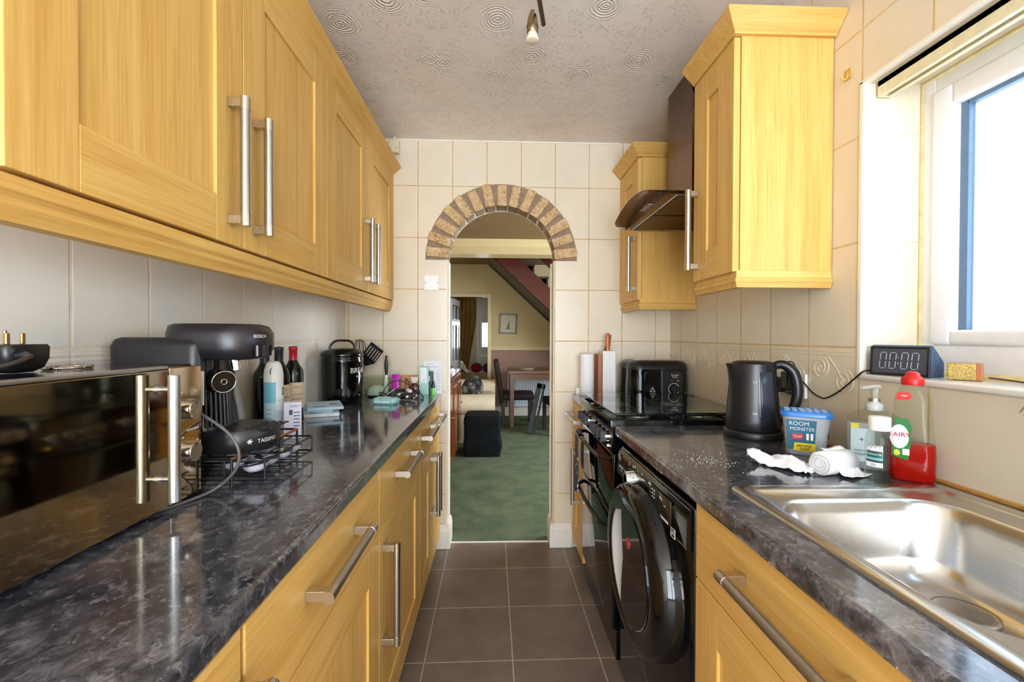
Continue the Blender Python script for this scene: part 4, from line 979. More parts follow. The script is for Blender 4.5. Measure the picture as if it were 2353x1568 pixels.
tag(m.build('folded_stool', plain('dark_grey_metal', (52, 56, 62), 0.4), None, (0.575, 5.74, 0)), 'dark grey folded stool frame leaning against the chair nearest the arch', 'stool')

# ------------------------------------------------------------------ things on the left worktop
WTOP = 0.9102
def text_cyl(m, body, size, c, r, a, z, ext=0.0004, tilt=0.0, align='CENTER'):
    """lettering wrapped round an upright cylinder; a = angle of its middle, read from outside"""
    t = MB(); t.text(body, size, Matrix.Identity(4), 0.0, align)
    ct, s_ = math.cos(tilt), math.sin(tilt)
    vs = []
    for p in t.v:
        x, y = p.x * ct - p.y * s_, p.x * s_ + p.y * ct
        ang = a + x / r; vs.append((c[0] + (r + ext) * math.cos(ang), c[1] + (r + ext) * math.sin(ang), z + y))
    m.add(vs, t.f); return m
def arc_patch(m, c, r, a0, a1, z0, z1, n=16, ext=0.0003, sx=1.0, sy=1.0):
    rows = [[(c[0] + (r + ext) * sx * math.cos(a0 + (a1 - a0) * k / n), c[1] + (r + ext) * sy * math.sin(a0 + (a1 - a0) * k / n), z) for k in range(n + 1)] for z in (z0, z1)]
    m.sheet(rows); return m
def facing(x, y): return math.atan2(-y, -x)          # direction from a thing to the camera side of the room

# microwave
MIRR = steel('bronze_mirror_glass', (178, 164, 138), 0.02); MIRP = steel('bronze_mirror_panel', (206, 184, 152), 0.03)
mw = thing('microwave', 'mirror fronted microwave oven with a vertical bar handle and two dials', 'microwave', (-0.615, 0.713, WTOP))
MX, M0, M1 = -0.615, 0.478, 0.943
m = MB(); m.box(-0.862, MX - 0.018, M0, M1, 0.921, 1.186, 0.004)
m.build('casing', steel('dark_glossy_steel', (120, 116, 112), 0.14), mw)
for y in (M0 + 0.04, M1 - 0.04):
    for x in (-0.83, -0.66):
        m = MB(); m.cyl((x, y, WTOP), (x, y, 0.922), 0.012, n=14); m.build('foot', BLKM, mw)
m = MB(); m.box(MX - 0.017, MX, M0, 0.853, 0.922, 1.180, 0.002); d = m.build('door', MIRR, mw)
m = MB(); m.box(MX - 0.017, MX - 0.001, M0, 0.853, 1.1805, 1.187, 0.002); m.build('door_top_strip', ALU, d)
m = MB(); m.cyl((-0.587, 0.826, 0.941), (-0.587, 0.826, 1.172), 0.0098, n=24)
for z in (0.982, 1.146):
    m.cyl((MX, 0.826, z), (-0.587, 0.826, z), 0.0052, n=16); m.cyl((MX, 0.826, z), (MX + 0.004, 0.826, z), 0.0085, n=16)
m.build('handle', ALU, d)
m = MB(); m.box(MX - 0.017, MX, 0.855, M1, 0.922, 1.183, 0.002); pn = m.build('control_panel', MIRP, mw)
for z in (1.098, 1.013):
    m = MB(); m.cyl((MX, 0.903, z), (MX + 0.015, 0.903, z), 0.0205, 0.0195, 32); m.mat(1).cyl((MX + 0.015, 0.903, z), (MX + 0.0165, 0.903, z), 0.0178, 0.0172, 32); m.mat(2).box(MX + 0.0160, MX + 0.0172, 0.9015, 0.9045, z + 0.010, z + 0.0172)
    m.build('dial', [CHROME, SATIN, INKD], pn)
m = MB(); FL = lambda y, z, x=MX + 0.0003: frame((x, y, z), (0, 1, 0), (0, 0, 1))
for k in range(9):
    a = 0.5 + k * 0.29; m.text('-', 0.006, frame((MX + 0.0003, 0.903 + 0.026 * math.cos(a), 1.013 + 0.026 * math.sin(a)), (0, math.cos(a), math.sin(a)), (0, -math.sin(a), math.cos(a))))
for y, z, t in ((0.877, 1.030, '5'), (0.888, 1.043, '10'), (0.930, 1.030, '25'), (0.880, 0.985, '35'), (0.905, 0.980, '30'), (0.885, 1.132, 'M'), (0.925, 1.132, 'H')): m.text(t, 0.0065, FL(y, z))
m.text('MICROWAVE', 0.006, FL(0.917, 1.055)); m.build('dial_print', INK, pn)
# loose plug and bracelet on top of the microwave
pg = thing('mains_plug', 'black mains plug lying pins up on top of the microwave', 'plug', (-0.74, 0.705, 1.1865))
m = MB(); m.rloft([(1.1870, -0.74, 0.706, 0.014, 0.018, 0.008), (1.1935, -0.74, 0.706, 0.022, 0.028, 0.010), (1.208, -0.74, 0.706, 0.025, 0.033, 0.010), (1.226, -0.74, 0.706, 0.025, 0.034, 0.010), (1.230, -0.74, 0.706, 0.023, 0.032, 0.010)])
m.cyl((-0.716, 0.690, 1.212), (-0.698, 0.680, 1.214), 0.010, 0.006, 16); m.build('body', BLKS, pg)
for dx, dy in ((0.0, -0.011), (0.0, 0.011)):
    m = MB(); m.box(-0.742, -0.738, 0.706 + dy - 0.003, 0.706 + dy + 0.003, 1.230, 1.2475, 0.001); m.build('pin', steel('brass_pin', (206, 178, 120), 0.2), pg)
m = MB(); m.box(-0.757, -0.753, 0.704, 0.708, 1.230, 1.252, 0.001); m.build('pin', steel('brass_pin', (206, 178, 120), 0.2), pg)
m = MB(); m.tube(bez([(-0.700, 0.681, 1.214), (-0.68, 0.668, 1.212), (-0.675, 0.62, 1.200), (-0.69, 0.55, 1.191), (-0.74, 0.50, 1.190), (-0.80, 0.49, 1.190), (-0.850, 0.50, 1.190)]), 0.0033, 8); m.build('flex', plain('dark_grey_flex', (62, 54, 50), 0.45), pg)
m = MB(); m.tube([(-0.735 + 0.026 * math.cos(2 * PI * k / 30), 0.785 + 0.034 * math.sin(2 * PI * k / 30), 1.1893) for k in range(30)], 0.0024, 8, closed=True)
for k in range(12): m.ball((-0.735 + 0.026 * math.cos(2 * PI * k / 12), 0.785 + 0.034 * math.sin(2 * PI * k / 12), 1.1895), 0.0031, 8, 6)
tag(m.build('bracelet', steel('tarnished_silver', (200, 192, 182), 0.25), None, (-0.735, 0.785, 1.1868)), 'thin silver bead bracelet lying on top of the microwave', 'bracelet')
m = MB(); m.tube(bez([(-0.70, 0.951, 1.09), (-0.64, 0.956, 1.083), (-0.60, 0.957, 1.062), (-0.562, 0.957, 1.03), (-0.546, 0.957, 0.993), (-0.556, 0.957, 0.955), (-0.590, 0.950, 0.922), (-0.612, 0.910, 0.9138), (-0.640, 0.85, 0.9138), (-0.70, 0.80, 0.9138)]), 0.0034, 8)
tag(m.build('appliance_flex', plain('grey_flex', (92, 88, 86), 0.35), None, (-0.6, 0.95, WTOP)), 'grey mains flex looping down beside the right side of the microwave', 'cable')

# wire pod rack
rk = thing('wire_pod_rack', 'black wire pod drawer rack with a copper worn front edge under the coffee machine', 'rack', (-0.70, 1.14, WTOP))
m = MB(); R = 0.003; zt = 0.9735; a, b, y0, y1 = -0.858, -0.578, 0.985, 1.302
for q in ((a, y0), (b, y0), (a, y1), (b, y1)): m.tube([(q[0], q[1], WTOP), (q[0], q[1], zt)], R, 8)
m.tube([(a, y0, zt), (b, y0, zt)], R, 8); m.tube([(a, y1, zt), (b, y1, zt)], R, 8); m.tube([(a, y0, zt), (a, y1, zt)], R, 8)
for k in range(1, 8): x = a + (b - a) * k / 8; m.tube([(x, y0, zt), (x, y1, zt)], 0.0018, 6)
m.tube([(a, y0, 0.928), (b, y0, 0.928)], R * 0.8, 6); m.tube([(a, y1, 0.928), (b, y1, 0.928)], R * 0.8, 6)
for q in ((a, y0), (b, y0), (a, y1), (b, y1)): m.ball((q[0], q[1], WTOP + 0.004), 0.0042, 10, 6)
m.build('rack_frame', BLKM, rk)
m = MB(); m.tube([(b, y0, zt), (b, y1, zt)], 0.0036, 8); m.build('front_rail', COPPER, rk)
m = MB(); f0, f1, c0, c1 = -0.512, -0.80, 0.995, 1.245
for z in (0.9265, 0.966): m.tube([(f1, c0, z), (f0, c0, z), (f0, c1, z), (f1, c1, z)], 0.0024, 6)
for x, y in ((f0, c0), (f0, c1), (f0, 1.12), (-0.60, c0), (-0.60, c1)): m.tube([(x, y, 0.9265), (x, y, 0.966)], 0.0022, 6)
for k in range(1, 8): y = c0 + (c1 - c0) * k / 8; m.tube([(f1, y, 0.9265), (f0, y, 0.9265)], 0.0016, 6)
m.tube([(f0, 1.07, 0.966), (f0 - 0.012, 1.07, 0.985), (f0 - 0.012, 1.17, 0.985), (f0, 1.17, 0.966)], 0.0022, 6)
m.build('wire_drawer', BLKM, rk)
# coffee pods lying in the drawer
POD = plain('lilac_white_pod', (214, 208, 222), 0.35, var=0.02); FOIL = plain('dark_pod_foil', (44, 42, 50), 0.35)
pod0 = None
pods = [(-0.548, 1.030, 0.15, 'coffee pod nearest the microwave in the wire drawer'), (-0.556, 1.088, -0.1, 'coffee pod second from the microwave in the wire drawer'), (-0.547, 1.146, 0.1, 'coffee pod third from the microwave in the wire drawer'), (-0.552, 1.205, -0.15, 'coffee pod at the far corner of the wire drawer'), (-0.612, 1.060, 0.2, 'coffee pod in the row behind, near the microwave'), (-0.615, 1.125, -0.2, 'coffee pod in the middle of the row behind in the drawer'), (-0.613, 1.188, 0.1, 'coffee pod at the far end of the row behind in the drawer')]
for x, y, tl, lab in pods:
    if pod0 is None:
        pod0 = thing('coffee_pod', lab, 'coffee pod', (0, 0, 0), group='coffee pods in the wire drawer'); OFF[pod0.name] = Vector((0, 0, 0))
        m = MB(); m.lathe([(0.006, 0.0), (0.016, 0.002), (0.0245, 0.010), (0.026, 0.0165), (0.0275, 0.0175)], (0, 0, 0), 26); m.build('cup', POD, pod0)
        m = MB(); m.lathe([(0.0276, 0.0175), (0.0276, 0.019), (0.001, 0.0192)], (0, 0, 0), 26, cap1=True); m.mat(1); m.text('COFFEE', 0.008, frame((0, 0.004, 0.0195), (0.5, 0.8, 0), (-0.8, 0.5, 0))); m.box(-0.014, 0.014, -0.014, -0.009, 0.0192, 0.0195); m.build('foil_lid', [FOIL, INK], pod0)
        o = pod0
    else:
        o = pod0.copy(); COL.objects.link(o); o['label'] = lab
        for ch in pod0.children: c = ch.copy(); COL.objects.link(c); c.parent = o
    o.location = (x, y, 0.9335); o.rotation_euler = (0, tl, y * 9)
# coffee machine
cm = thing('coffee_machine', 'matt black pod coffee machine standing on the wire rack beside the microwave', 'coffee machine', (-0.70, 1.085, 0.977))
CB = plain('soft_black_shell', (34, 32, 36), 0.32, var=0.03); CG = plain('gloss_black_shell', (16, 16, 18), 0.1, var=0)
zb_ = 0.9775; yc = 1.088
m = MB(); m.rloft([(zb_, -0.690, yc, 0.150, 0.078, 0.074), (zb_ + 0.006, -0.690, yc, 0.156, 0.083, 0.078), (zb_ + 0.040, -0.690, yc, 0.158, 0.084, 0.079), (zb_ + 0.050, -0.690, yc, 0.152, 0.080, 0.075)], n=9); base = m.build('drip_tray_base', CB, cm)
m = MB()
for i in range(4):
    for j in range(5):
        m.tube([(-0.575 + 0.016 * i + 0.005 * math.cos(t * PI / 4), yc - 0.04 + 0.02 * j + 0.006 * math.sin(t * PI / 4), zb_ + 0.0505) for t in range(8)], 0.0014, 5, closed=True)
m.build('drip_grid', CG, base)
m = MB(); text_cyl(m, 'TASSIMO', 0.0125, (-0.611, yc - 0.005), 0.0805, -0.36, zb_ + 0.024); 
for k in range(6): a = 2 * PI * k / 6; m.tube([(-0.611 + 0.0815 * math.cos(-0.98 + (0.006 + 0.006 * math.cos(a)) / 0.08), yc + 0.0815 * math.sin(-0.98 + (0.006 + 0.006 * math.cos(a)) / 0.08), zb_ + 0.025 + 0.006 * math.sin(a)), (-0.611 + 0.0815 * math.cos(-0.98 + 0.006 / 0.08), yc + 0.0815 * math.sin(-0.98 + 0.006 / 0.08), zb_ + 0.025)], 0.0014, 5)
m.build('maker_print', INK, base)
m = MB(); m.rloft([(zb_ + 0.045, -0.745, yc, 0.105, 0.074, 0.045), (1.10, -0.752, yc, 0.100, 0.070, 0.045), (1.20, -0.752, yc, 0.104, 0.072, 0.045)], n=8); col_ = m.build('column', CG, cm)
m = MB()
for k in range(9):
    a = -1.25 + 0.21 * k; m.tube([(-0.680 + 0.046 * math.cos(a), yc - 0.02 + 0.052 * math.sin(a), 1.035), (-0.680 + 0.042 * math.cos(a), yc - 0.02 + 0.05 * math.sin(a), 1.115)], 0.0035, 8)
m.build('ribbed_front', CB, col_)
m = MB(); m.rloft([(1.188, -0.665, yc, 0.085, 0.062, 0.060), (1.193, -0.663, yc, 0.104, 0.078, 0.074), (1.215, -0.660, yc, 0.112, 0.084, 0.080), (1.250, -0.660, yc, 0.112, 0.084, 0.080), (1.267, -0.664, yc, 0.104, 0.078, 0.074), (1.272, -0.668, yc, 0.090, 0.064, 0.060)], n=10); head = m.build('brew_head', CB, cm)
m = MB(); m.rloft([(1.197, -0.5535, yc - 0.022, 0.010, 0.030, 0.009), (1.222, -0.5525, yc - 0.022, 0.010, 0.032, 0.009)]); m.build('head_recess', CG, head)
m = MB(); text_cyl(m, 'BOSCH', 0.0105, (-0.628, yc - 0.004), 0.0806, -0.36, 1.243, align='CENTER'); a0_ = -0.80
m.tube([(-0.628 + 0.0803 * math.cos(a0_ + 0.0065 * math.cos(t * PI / 6) / 0.08), yc + 0.0803 * math.sin(a0_ + 0.0065 * math.cos(t * PI / 6) / 0.08), 1.246 - 0.003 + 0.0065 * math.sin(t * PI / 6)) for t in range(12)], 0.0014, 5, closed=True)
m.build('maker_name', INK, head)
m = MB(); m.cyl((-0.615, yc - 0.03, 1.192), (-0.610, yc - 0.032, 1.163), 0.013, 0.011, 18); m.build('outlet', CHROME, head)
m = MB(); d_ = Vector((0.72, -0.60, -0.1)).normalized(); c_ = Vector((-0.640, yc - 0.044, 1.142)); m.cyl(c_, c_ + d_ * 0.028, 0.024, 0.0255, 28); m.mat(1); e1 = d_.orthogonal().normalized(); e2 = d_.cross(e1)
m.tube([c_ + d_ * 0.028 + (e1 * math.cos(2 * PI * k / 30) + e2 * math.sin(2 * PI * k / 30)) * 0.0245 for k in range(30)], 0.0014, 6, closed=True); m.tube([c_ + d_ * 0.0285 + (e1 * math.cos(2 * PI * k / 20) + e2 * math.sin(2 * PI * k / 20)) * 0.006 for k in range(20)], 0.001, 6, closed=True); m.build('brew_dial', [CG, CHROME], col_)
m = MB(); m.rloft([(zb_ + 0.02, -0.760, 1.022, 0.090, 0.022, 0.018), (1.22, -0.757, 1.022, 0.101, 0.024, 0.022), (1.235, -0.757, 1.022, 0.094, 0.018, 0.016), (1.240, -0.757, 1.022, 0.080, 0.010, 0.008)], n=6); m.build('water_tank', CB, cm)
m = MB(); m.box(-0.655, -0.648, 1.000, 1.003, 1.090, 1.165); m.build('paper_tag', PAPER, cm)
# oval platter, bottles and tins behind
m = MB(); rings = []
for q, off in ((1.0, 0.0), (0.985, 0.008), (0.78, 0.004), (0.7, 0.010), (0.001, 0.010)):
    rings.append([(-0.845 + 0.05 * (1.04 - (WTOP + 0.118 + 0.118 * q * math.sin(2 * PI * k / 40))) / 0.236 * 1.0 + off, 1.392 + 0.098 * q * math.cos(2 * PI * k / 40), WTOP + 0.1185 + 0.1165 * q * math.sin(2 * PI * k / 40)) for k in range(40)])
m.ring_loft(rings, True, True); tag(m.build('oval_platter', plain('white_glazed_china', (232, 230, 224), 0.15, var=0.02), None, (-0.83, 1.39, WTOP)), 'white oval platter stood on edge against the tiles behind the coffee machine', 'platter')
GREENG = plain('dark_bottle_glass', (16, 22, 20), 0.06, var=0)
def wine(x, y, cap, label, paper=None):
    b = thing('wine_bottle', label, 'bottle', (x, y, WTOP), group='wine bottles behind the coffee machine'); a = facing(x, y) + 0.35
    m = MB(); m.lathe([(0.030, 0), (0.0375, 0.004), (0.0375, 0.185), (0.034, 0.205), (0.022, 0.225), (0.0150, 0.240), (0.0140, 0.285), (0.0155, 0.286), (0.0155, 0.292), (0.010, 0.293)], (x, y, WTOP), 28); m.build('glass_body', GREENG, b)
    m = MB(); m.lathe([(0.0158, 0.226), (0.0150, 0.245), (0.0149, 0.280), (0.0163, 0.282), (0.0163, 0.2915), (0.001, 0.294)], (x, y, WTOP), 24, cap0=False); m.build('capsule', cap, b)
    if paper:
        m = MB(); arc_patch(m, (x, y), 0.0377, a - 1.3, a + 1.2, WTOP + 0.055, WTOP + 0.155)
        m.mat(1); text_cyl(m, paper[0], 0.014, (x, y), 0.0379, a + 0.1, WTOP + 0.136); text_cyl(m, paper[2], 0.010, (x, y), 0.0379, a - 0.9, WTOP + 0.12, tilt=1.2); m.mat(2); text_cyl(m, paper[1], 0.0125, (x, y), 0.0379, a + 0.1, WTOP + 0.108); text_cyl(m, paper[3], 0.0125, (x, y), 0.0379, a + 0.1, WTOP + 0.092)
        m.build('paper_label', [plain('aged_label', (226, 208, 176), 0.7), plain('red_label_print', (196, 74, 52), 0.7, var=0), INKD], b)
wine(-0.800, 1.556, plain('navy_black_capsule', (40, 46, 58), 0.28), 'dark capped wine bottle directly behind the coffee machine drip tray')
wine(-0.800, 1.655, plain('navy_black_capsule', (40, 46, 58), 0.28), 'dark capped wine bottle between the air freshener and the red capped bottle', ('ROSSO', 'CANTINA', 'VINO', '2019'))
wine(-0.789, 1.745, plain('red_capsule', (186, 26, 44), 0.28), 'red capped wine bottle with a decorated cream label', ('REDS', 'SOUTH', 'wine', 'AFRICA'))
af = thing('air_freshener', 'white and pale blue air freshener can in front of the wine bottles', 'spray can', (-0.735, 1.485, WTOP)); x, y = -0.735, 1.485; a = facing(x, y) + 0.3
m = MB(); m.lathe([(0.027, 0), (0.029, 0.003), (0.029, 0.185)], (x, y, WTOP), 28); m.build('can', plain('pale_blue_can', (206, 228, 238), 0.3, var=0.02), af)
m = MB(); m.lathe([(0.0295, 0.183), (0.0295, 0.205), (0.027, 0.225), (0.021, 0.244), (0.014, 0.250), (0.001, 0.2505)], (x, y, WTOP), 28); cp = m.build('spray_cap', WHITE, af)
m = MB(); text_cyl(m, '(', 0.03, (x, y), 0.0285, a - 0.6, WTOP + 0.218); m.build('cap_slot', INKD, cp)
m = MB(); arc_patch(m, (x, y), 0.0292, a - 1.5, a - 0.1, WTOP + 0.115, WTOP + 0.182); m.mat(1); arc_patch(m, (x, y), 0.0293, a - 0.1, a + 1.4, WTOP + 0.09, WTOP + 0.182)
m.mat(2); arc_patch(m, (x, y), 0.0294, a + 0.65, a + 1.2, WTOP + 0.138, WTOP + 0.165); m.mat(1); text_cyl(m, 'W', 0.016, (x, y), 0.0298, a + 0.93, WTOP + 0.151); m.mat(3); text_cyl(m, 'LINEN', 0.009, (x, y), 0.0296, a + 0.5, WTOP + 0.122)
m.mat(0)
for k in range(6): arc_patch(m, (x, y), 0.0292, a - 1.1, a - 0.55, WTOP + 0.022 + 0.014 * k, WTOP + 0.026 + 0.014 * k)
m.build('printed_label', [plain('sky_blue_print', (120, 192, 216), 0.35, var=0.03), plain('white_print_band', (232, 240, 244), 0.35, var=0.02), plain('green_roundel', (60, 140, 70), 0.4), plain('ochre_print', (170, 160, 80), 0.5)], af)
tb2 = thing('medicine_box', 'small white and lilac medicine carton in front of the wine bottles', 'carton', (-0.666, 1.470, WTOP), math.radians(22))
m = MB(); m.box(-0.026, 0.026, -0.018, 0.018, 0.0, 0.118, 0.0015); m.build('carton', plain('white_lilac_card', (226, 226, 242), 0.5, var=0.02), tb2)
m = MB(); m.box(-0.010, 0.000, -0.0186, -0.018, 0.078, 0.094); 
for k in range(5): m.box(0.003, 0.021, -0.0186, -0.018, 0.040 + 0.011 * k, 0.043 + 0.011 * k)
m.text('DAILY', 0.011, frame((0.008, -0.0185, 0.106), (1, 0, 0), (0, 0, 1))); m.build('carton_print', plain('navy_print', (70, 76, 110), 0.6), tb2)
# pale blue booklets
bk = [(-0.752, 1.93, 0.0, 0.014, 0.35, 'white folded booklet at the bottom of the pale blue pile by the canister', (226, 230, 234)), (-0.765, 1.95, 0.0145, 0.010, 0.15, 'pale blue booklet in the middle of the pile by the canister', (170, 202, 220)), (-0.748, 1.95, 0.025, 0.012, 0.42, 'pale blue leaflet on top of the pile by the canister', (186, 214, 228))]
for x, y, z, h, rz, lab, c in bk:
    o = thing('booklet', lab, 'booklet', (x, y, WTOP + z), rz, 'booklets beside the black canister')
    m = MB(); m.box(-0.07, 0.07, -0.10, 0.09, 0.0004, h, 0.001); m.build('pages', plain('tinted_paper', c, 0.6, var=0.05), o)
    m = MB(); m.box(0.02, 0.05, -0.03, 0.0, h, h + 0.0004); m.box(-0.05, 0.01, -0.08, -0.072, h, h + 0.0004); m.box(-0.05, 0.0, -0.06, -0.054, h, h + 0.0004); m.box(-0.05, 0.05, 0.03, 0.036, h, h + 0.0004); m.build('cover_print', plain('blue_print', (74, 104, 150), 0.6), o)

# bread canister
cn = thing('bread_canister', 'large glossy black bread canister with an arched lid handle', 'canister', (-0.764, 2.225, WTOP)); x, y = -0.764, 2.225
m = MB(); m.lathe([(0.088, 0), (0.094, 0.004), (0.096, 0.05), (0.0985, 0.14), (0.0985, 0.205), (0.1005, 0.212), (0.0985, 0.219), (0.0965, 0.232)], (x, y, WTOP), 48); m.build('body', BLKG, cn)
m = MB(); m.lathe([(0.099, 0.232), (0.101, 0.238), (0.100, 0.246), (0.092, 0.262), (0.06, 0.272), (0.001, 0.275)], (x, y, WTOP), 48); lidc = m.build('lid', BLKG, cn)
ux, uy = 0.88, 0.47
m = MB(); m.tube(bez([(x - 0.062 * ux, y - 0.062 * uy, WTOP + 0.266), (x - 0.055 * ux, y - 0.055 * uy, WTOP + 0.288), (x - 0.034 * ux, y - 0.034 * uy, WTOP + 0.308), (x, y, WTOP + 0.311), (x + 0.034 * ux, y + 0.034 * uy, WTOP + 0.308), (x + 0.055 * ux, y + 0.055 * uy, WTOP + 0.288), (x + 0.062 * ux, y + 0.062 * uy, WTOP + 0.266)]), 0.0058, 10); m.build('handle', BLKG, lidc)
m = MB(); text_cyl(m, 'BREAD', 0.036, (x, y), 0.0985, -0.33, WTOP + 0.165); text_cyl(m, 'bakery', 0.014, (x, y), 0.0985, -0.36, WTOP + 0.138); m.build('lettering', plain('cream_lettering', (226, 222, 208), 0.5, var=0), cn)
# utensils in a pot behind the canister
up_ = (-0.800, 2.500)
m = MB(); m.lathe([(0.040, 0), (0.043, 0.003), (0.046, 0.12), (0.043, 0.12), (0.040, 0.006), (0.001, 0.006)], (up_[0], up_[1], WTOP), 28, cap1=False); tag(m.build('utensil_pot', BLKM, None, (up_[0], up_[1], WTOP)), 'black utensil pot hidden behind the bread canister', 'pot')
wk = thing('whisk', 'black balloon whisk standing behind the bread canister handle', 'whisk', (-0.76, 2.49, WTOP + 0.01))
m = MB(); m.cyl((-0.812, 2.495, WTOP + 0.008), (-0.762, 2.49, 1.10), 0.006, 0.009, 12); m.build('grip', BLKM, wk)
m = MB()
for k in range(5):
    a = PI * k / 5; pts = [(-0.760 - 0.002 * math.sin(PI * t / 16) + 0.036 * math.sin(PI * t / 16) * math.cos(a) * (1 if True else 0) * math.cos(PI * (t / 16 - 0.5) * 0), 2.49, 0) for t in range(17)]
    pts = [(-0.762 + 0.035 * math.sin(2 * PI * t / 32 ) ** 0.8 * math.cos(a) * (1 if t <= 16 else -1), 2.49 + 0.035 * math.sin(2 * PI * t / 32) ** 0.8 * math.sin(a), 1.095 + 0.128 * (1 - math.cos(PI * t / 16)) / 2) for t in range(17)]
    m.tube(pts, 0.0019, 6)
    pts = [(2 * -0.762 - p[0], 2 * 2.49 - p[1], p[2]) for p in pts]; m.tube(pts, 0.0019, 6)
m.build('wires', BLKM, wk)
sp = thing('slotted_turner', 'black slotted turner leaning right out from behind the bread canister', 'turner', (-0.735, 2.47, WTOP + 0.01))
T = Matrix.Translation((-0.728, 2.47, 1.090)) @ Matrix.Rotation(math.radians(38), 4, 'Y') @ Matrix.Rotation(math.radians(8), 4, 'X')
m = MB(); m.tf = T
outer = [(-0.012, 0.0), (-0.040, 0.035), (-0.042, 0.115), (-0.036, 0.122), (0.036, 0.122), (0.042, 0.115), (0.040, 0.035), (0.012, 0.0)]
for x0, x1, z0, z1 in ((-0.042, -0.032, 0.03, 0.122), (-0.026, -0.016, 0.035, 0.110), (-0.010, -0.000, 0.030, 0.110), (0.006, 0.016, 0.030, 0.110), (0.022, 0.030, 0.035, 0.110), (0.036, 0.042, 0.03, 0.122), (-0.042, 0.042, 0.106, 0.124), (-0.034, 0.036, 0.030, 0.046)): m.box(x0, x1, -0.0018, 0.0018, z0, z1, 0.001)
m.prism([(-0.012, -0.006), (-0.040, 0.032), (0.040, 0.032), (0.012, -0.006)], 'y', -0.002, 0.002); m.tf = None; m.build('slotted_blade', BLKM, sp)
m = MB(); m.cyl(T @ Vector((0, 0, 0.0)), (-0.775, 2.560, WTOP + 0.030), 0.005, 0.005, 12); m.build('shaft', ALU, sp)
m = MB(); m.ball((-0.742, 2.435, 1.135), 0.028, sx=0.8, sy=0.3, sz=1.25); m.cyl((-0.744, 2.437, 1.10), (-0.792, 2.470, WTOP + 0.012), 0.0045, n=10); tag(m.build('serving_spoon', BLKM, None, (-0.742, 2.435, WTOP)), 'black serving spoon between the whisk and the slotted turner', 'spoon')
# clear tub with a brush in it
tbx = (-0.650, 2.478)
m = MB(); m.rloft([(WTOP, tbx[0], tbx[1], 0.064, 0.05, 0.02), (WTOP + 0.004, tbx[0], tbx[1], 0.068, 0.054, 0.022), (WTOP + 0.105, tbx[0], tbx[1], 0.083, 0.066, 0.026), (WTOP + 0.110, tbx[0], tbx[1], 0.087, 0.070, 0.028), (WTOP + 0.111, tbx[0], tbx[1], 0.081, 0.064, 0.025), (WTOP + 0.008, tbx[0], tbx[1], 0.065, 0.051, 0.02)], cap0=True, cap1=True); tag(m.build('clear_tub', CLEARP, None, (tbx[0], tbx[1], WTOP)), 'clear plastic food tub beside the bread canister', 'tub')
m = MB(); m.lathe([(0.050, 0.0), (0.052, 0.010), (0.044, 0.040), (0.02, 0.052), (0.001, 0.054)], (tbx[0] - 0.012, tbx[1] - 0.005, WTOP + 0.009), 26, sx=1.05, sy=0.85); tag(m.build('cloth_lump', plain('pale_green_gel', (206, 218, 210), 0.4, var=0.04), None, (tbx[0], tbx[1], WTOP + 0.009)), 'pale green rounded lump inside the clear plastic tub', 'lump')
br = thing('dish_brush', 'dish brush with a black handle standing in the clear plastic tub', 'brush', (-0.612, 2.482, WTOP + 0.01))
m = MB(); m.lathe([(0.006, 0.105), (0.0075, 0.12), (0.011, 0.15), (0.0105, 0.175), (0.0065, 0.2), (0.007, 0.21), (0.001, 0.214)], (-0.612, 2.482, WTOP + 0.012), 16); m.build('grip', BLKM, br)
m = MB(); m.lathe([(0.010, 0.0), (0.013, 0.02), (0.012, 0.08), (0.006, 0.106)], (-0.612, 2.482, WTOP + 0.012), 16); m.build('brush_head', WHITE, br)
# the corner clutter
m = MB(); m.rloft([(0.955, -0.553, 2.46, 0.021, 0.012, 0.006), (1.030, -0.553, 2.46, 0.021, 0.012, 0.006), (1.033, -0.553, 2.46, 0.018, 0.010, 0.005)]); tag(m.build('magenta_case', plain('magenta_plastic', (196, 30, 186), 0.25, var=0.03), None, (-0.553, 2.46, 0.955)), 'bright magenta case propped up on the black adapters', 'case')
for (x, y, rz, hx, hy, h, lab) in ((-0.548, 2.430, 0.5, 0.032, 0.024, 0.044, 'black power adapter on the left of the cable heap'), (-0.512, 2.470, -0.3, 0.026, 0.022, 0.040, 'black power adapter on the right of the cable heap')):
    o = thing('power_adapter', lab, 'adapter', (x, y, WTOP), rz, 'adapters in the corner heap'); m = MB(); m.rloft([(0, 0, 0, hx, hy, 0.006), (h - 0.004, 0, 0, hx, hy, 0.006), (h, 0, 0, hx - 0.004, hy - 0.004, 0.005)]); m.build('body', BLKM, o)
    m = MB(); m.box(-0.012, 0.012, -hy - 0.0005, -hy + 0.001, 0.01, 0.03); m.build('rating_plate', DGREY, o)
def cable(name, pts, r, mat, label): m = MB(); m.tube(bez(pts), r, 7); return tag(m.build(name, mat, None, pts[0]), label, 'cable')
cable('charger_cable', [(-0.585, 2.39, 0.930), (-0.62, 2.370, 0.945), (-0.605, 2.35, 0.935), (-0.57, 2.36, 0.990), (-0.52, 2.385, 1.005), (-0.47, 2.385, 0.985), (-0.405, 2.385, 0.935), (-0.385, 2.36, 0.9136), (-0.395, 2.31, 0.9136)], 0.0028, BLKM, 'black charger cable looping high over the corner heap')
cable('charger_cable', [(-0.545, 2.42, 0.914), (-0.50, 2.38, 0.925), (-0.49, 2.41, 0.975), (-0.495, 2.44, 1.010), (-0.480, 2.45, 0.985), (-0.46, 2.42, 0.945), (-0.44, 2.41, 0.920)], 0.0026, plain('maroon_flex', (66, 26, 34), 0.4), 'maroon charger cable standing in a tight loop beside the magenta case')
cable('charger_cable', [(-0.605, 2.33, 0.9136), (-0.58, 2.335, 0.930), (-0.535, 2.345, 0.965), (-0.515, 2.37, 0.980)], 0.0022, ALU, 'thin pale grey lead rising across the black adapters')
